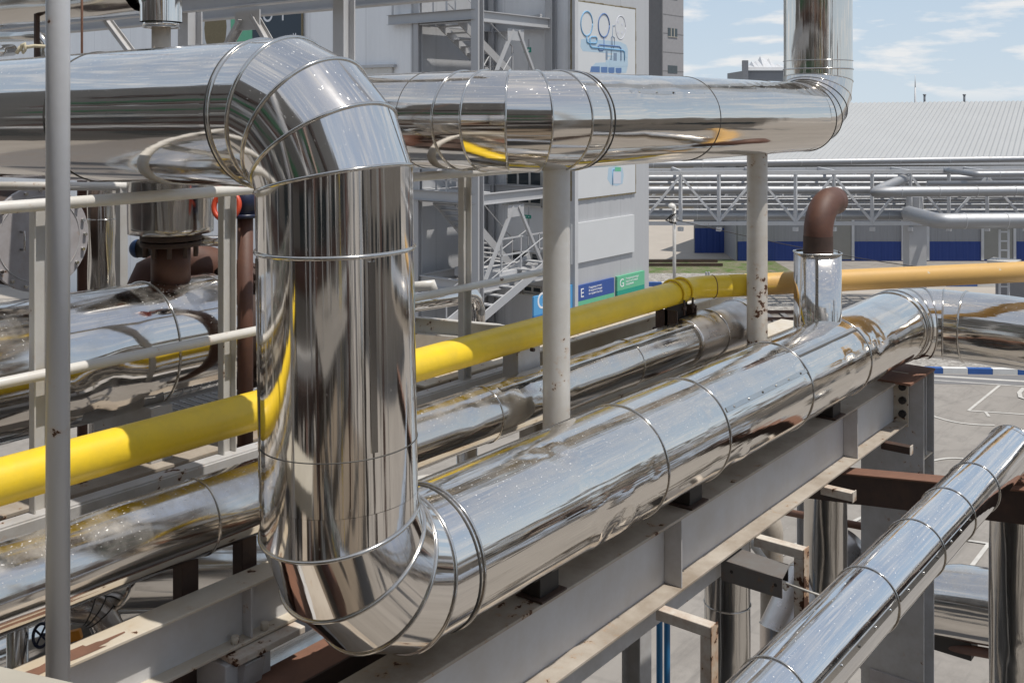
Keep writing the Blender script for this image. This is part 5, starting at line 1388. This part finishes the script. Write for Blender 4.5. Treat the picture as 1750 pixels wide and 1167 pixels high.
    # two short posts by the road, small far things
    for px, lab in ((1207, 'left'), (1211.5, 'right')):
        q = G(px, 520); tag(MB().bar(q, V((q.x,q.y,1.5)), .07).build('marker_post', M['tower_dk']), 'thin grey marker post by the road behind the yellow bend, %s of two' % lab, 'post', 'marker posts by the road')
    q = G(1650, 510)
    b = thing('concrete_pedestal', 'grey concrete pedestal under the tan pipe at the right edge', 'pedestal', C(0,0,0)); p = P(1732, 500, 46.0); b.location = (p.x,p.y,0)
    mb = MB(); mb.box((p.x-.6,p.y-.6,0),(p.x+.6,p.y+.6,1.65)); mb.build('shaft', M['concrete'], b)
    MB().box((p.x-.4,p.y-.4,1.655),(p.x+.4,p.y+.4,1.7)).build('cap_plate', M['steel'], b)
rack()

# ------------------------------------------------------------------ invented works behind and beside the viewer, unseen, added for cladding reflections
def behind():
    t = thing('reflection_hall', 'unseen dark hall added behind the viewer for reflections', 'building', (-14, 0, 0))  # unseen hall, sized and placed to darken the pipe reflections
    MB().box((-22,-22,0),(-8.2,30,19)).build('wall', M['hall'], t)
    for k in range(9):
        for z in (2.5, 7.2): MB().box((-8.25,-20+k*5.2,z),(-8.18,-17.4+k*5.2,z+2.2)).build('window', M['glass'], t)
    MB().box((-8.19,-22,5.4),(-7.9,30,5.8)).build('ledge', M['steel_lt'], t)
    t = thing('support_gantry', 'unseen rusty frame with green beams, added behind the viewer for reflections', 'frame', (-4, 0, 0))  # unseen frame and pipes, added as bands in the cladding's reflection
    for y in (-9,-5.5,-2,1.5,5,8.5): MB().box((-4.15,y-.12,0),(-3.9,y+.12,12.5)).build('column', M['steel'], t)
    for z, m, h in ((6.1,'rust',.3),(8.3,'rust',.22),(9.7,'green',.22),(10.5,'steel_lt',.15),(11.3,'green',.3),(12.4,'rust',.3)):
        MB().box((-4.2,-12,z),(-3.85,14,z+h)).build('beam', M[m], t)
    for k, (z, r, m) in enumerate(((7.4,.22,'rust_pipe'),(8.9,.16,'post'),(10.95,.2,'rust_pipe'))):
        t2 = thing('process_pipe', 'unseen added pipe on the open frame behind the viewer, %s of three' % ('lowest','middle','topmost')[k], 'pipe', (-4.6,0,z))
        MB().tube((-4.6,-14,z), (-4.6,15,z), r, 24).build('run', M[m], t2)
    rows = ((-2.6,-3.2,.09,'post'),(-1.6,-5.4,.22,'rust_pipe'),(.4,-4.6,.07,'rail'),(1.6,-6.5,.28,'clad_old'),(3.1,-5.2,.06,'post'),(4.4,-7.8,.24,'rust'),(-2.2,-.9,.05,'rail'),(-3.2,.9,.14,'rust_pipe'),
            (-2.4,2.4,.05,'post'),(-2.9,4.2,.2,'black'),(6.4,-7.0,.10,'post'),(8.2,-8.6,.3,'rust_pipe'),(2.2,-9.5,.35,'black'),(-.4,-8.4,.3,'steel'),(10.5,-9,.12,'rail'),(-1.2,-2.4,.035,'yellow'))
    for k, (x, y, r, m) in enumerate(rows):  # unseen uprights added as stripes in the riser's reflection
        t2 = thing('reflection_pipe', 'unseen upright pipe added behind the viewer for reflections', 'pipe', (x,y,0), 'unseen added pipes behind the viewer')
        MB().tube((x,y,0),(x,y,10.2+(k*37 % 11)*.35), r, 24).build('run', M[m], t2)
    for k, (x, y, r, m) in enumerate(((-1.1,.9,.03,'rail'),(-.5,-1.6,.028,'rail'),(.9,-1.9,.05,'post'),(1.9,-1.2,.035,'rail'),(-1.9,-1.2,.06,'post'),(.2,-3.1,.09,'rail'),(3.4,-2.6,.07,'post'),(-3.0,-.2,.05,'rail'),(-1.9,1.5,.04,'post'),(5.2,-3.8,.09,'rail'))):  # unseen pale posts added as light streaks for the riser to reflect
        tag(MB().tube((x,y,ZR(-3)),(x,y,ZR(1.1+.2*(k % 4))), r, 16).build('reflection_post', M[m]), 'unseen pale post added around the viewer for reflections', 'post', 'unseen added posts around the viewer')
    tag(MB().box((-3.6,-2.6,ZR(-1.75)),(-.2,1.4,ZR(-1.68))).build('grating_floor', M['hall']), 'dark walkway floor under the viewer', 'platform')
    t = thing('reflection_floor', 'unseen brown floor added left of the viewer to darken reflections', 'platform', (-3, 2, 4.2))  # unseen floor added to darken the lower half of reflections
    MB().box((-8, -9, 4.25), (1.6, 3.9, 4.4)).build('floor_plate', M['floor'], t)
    for k in range(7): MB().box((-8, -8.5+k*2, 4.0), (1.6, -8.3+k*2, 4.24)).build('joist', M['rust'], t)
    for k, (y, z, r, m) in enumerate(((-1.5,5.0,.2,'clad_vessel'),(.6,5.3,.12,'rail'),(2.2,4.9,.25,'rust_pipe'),(3.2,5.4,.1,'post'))):  # unseen pipes added to vary the floor's reflection
        t2 = thing('process_pipe', 'unseen added pipe on the brown floor behind the viewer, %s of four' % ('first','second','third','fourth')[k], 'pipe', (-3,y,z-r), 'unseen added pipes on the brown floor')
        MB().tube((-8,y,z),(1.3,y,z), r, 24).build('run', M[m], t2)
    t = thing('reflection_building', 'unseen brown building added right of the viewer for reflections', 'building', C(40,5,0))  # unseen block added for the riser to reflect
    mb = MB(); mb.v = [C(34,-25,0),C(46,-25,0),C(46,24,0),C(34,24,0)]; mb.v += [v+UP*9.5 for v in mb.v[:4]]
    for f in ((4,5,6,7),(0,1,5,4),(1,2,6,5),(2,3,7,6),(3,0,4,7)): mb.face(f)
    mb.build('wall', M['flange'], t)
    for k in range(8):
        MB().bar(C(33.95,-22+k*6,5), C(33.95,-19+k*6,5), .1, 1.8, UP).build('window', M['glass'], t)
behind()

# ------------------------------------------------------------------ camera, sky, sun
cam_d = bpy.data.cameras.new('camera'); cam = bpy.data.objects.new('camera', cam_d); COL.objects.link(cam); sc.camera = cam
cam_d.sensor_width = 36; cam_d.sensor_fit = 'HORIZONTAL'; cam_d.lens = F/1750*36
cam_d.shift_y = -(583.5-186)/1750; cam_d.clip_end = 3000; cam_d.clip_start = .05
cam.matrix_world = Matrix.Translation(CAM) @ Matrix((RT, UP, -FW)).transposed().to_4x4()

SUN_EL = math.radians(69)
s_h = (RT*.88-FW*.47).normalized()
s_dir = (s_h*math.cos(SUN_EL)+UP*math.sin(SUN_EL)).normalized()
sd = bpy.data.lights.new('sun', 'SUN'); sun = bpy.data.objects.new('sun', sd); COL.objects.link(sun)
sd.energy = 4.1; sd.angle = math.radians(.55); sd.color = (1, .95, .87)
sun.rotation_euler = s_dir.to_track_quat('Z', 'Y').to_euler(); sun.location = (0, 0, 40)

w = bpy.data.worlds.new('World'); sc.world = w; w.use_nodes = True; nt = w.node_tree
bg = nt.nodes['Background']; sky = nt.nodes.new('ShaderNodeTexSky'); sky.sky_type = 'NISHITA'; sky.sun_disc = False
sky.sun_elevation = SUN_EL; sky.sun_rotation = math.atan2(s_dir.x, s_dir.y); sky.air_density = 1.0; sky.altitude = 200; sky.dust_density = .4; sky.ozone_density = 1.0
tc = nt.nodes.new('ShaderNodeTexCoord'); sep = nt.nodes.new('ShaderNodeSeparateXYZ'); nt.links.new(tc.outputs['Generated'], sep.inputs[0])
def wm(op, a, b=0.0):
    x = nt.nodes.new('ShaderNodeMath'); x.operation = op
    for i, v in ((0,a),(1,b)):
        if hasattr(v, 'links'): nt.links.new(v, x.inputs[i])
        else: x.inputs[i].default_value = v
    return x.outputs[0]
cb = nt.nodes.new('ShaderNodeMapping'); nt.links.new(tc.outputs['Generated'], cb.inputs[0]); cb.inputs['Scale'].default_value = (8, 8, 38); cb.inputs['Location'].default_value = (2.3, .7, .35)
no = nt.nodes.new('ShaderNodeTexNoise'); nt.links.new(cb.outputs[0], no.inputs['Vector']); no.inputs['Scale'].default_value = 1.7; no.inputs['Detail'].default_value = 7; no.inputs['Roughness'].default_value = .55
rp = nt.nodes.new('ShaderNodeValToRGB'); nt.links.new(no.outputs['Fac'], rp.inputs[0]); rp.color_ramp.elements[0].position = .50; rp.color_ramp.elements[1].position = .64
low = nt.nodes.new('ShaderNodeMapRange'); nt.links.new(sep.outputs[2], low.inputs[0]); low.inputs[1].default_value = .0; low.inputs[2].default_value = .02
hz = nt.nodes.new('ShaderNodeMapRange'); nt.links.new(sep.outputs[2], hz.inputs[0]); hz.inputs[1].default_value = .0; hz.inputs[2].default_value = .16
pal = nt.nodes.new('ShaderNodeMix'); pal.data_type = 'RGBA'; nt.links.new(hz.outputs[0], pal.inputs[0]); pal.inputs[6].default_value = (4.9, 5.7, 6.4, 1); pal.inputs[7].default_value = (3.75, 4.85, 6.1, 1)
hb = nt.nodes.new('ShaderNodeMapRange'); nt.links.new(sep.outputs[2], hb.inputs[0]); hb.inputs[1].default_value = .1; hb.inputs[2].default_value = .7; hb.inputs[3].default_value = .95; hb.inputs[4].default_value = .0
base = nt.nodes.new('ShaderNodeMix'); base.data_type = 'RGBA'; nt.links.new(hb.outputs[0], base.inputs[0]); whi = nt.nodes.new('ShaderNodeMix'); whi.data_type = 'RGBA'; whi.inputs[0].default_value = .5; nt.links.new(sky.outputs[0], whi.inputs[6]); whi.inputs[7].default_value = (4.6, 5.0, 5.6, 1); nt.links.new(whi.outputs[2], base.inputs[6]); nt.links.new(pal.outputs[2], base.inputs[7])
mx = nt.nodes.new('ShaderNodeMix'); mx.data_type = 'RGBA'
nt.links.new(wm('MULTIPLY', wm('MULTIPLY', rp.outputs[0], low.outputs[0]), .8), mx.inputs[0]); nt.links.new(base.outputs[2], mx.inputs[6]); mx.inputs[7].default_value = (7.0, 6.95, 6.9, 1)
nt.links.new(mx.outputs[2], bg.inputs['Color']); bg.inputs['Strength'].default_value = .125

sc.view_settings.view_transform = 'Standard'; sc.view_settings.look = 'None'; sc.view_settings.exposure = 0; sc.view_settings.gamma = 1
sc.cycles.max_bounces = 10; sc.cycles.glossy_bounces = 6; sc.cycles.diffuse_bounces = 4
sc.cycles.caustics_reflective = True; sc.cycles.use_denoising = True; sc.cycles.sample_clamp_indirect = 6
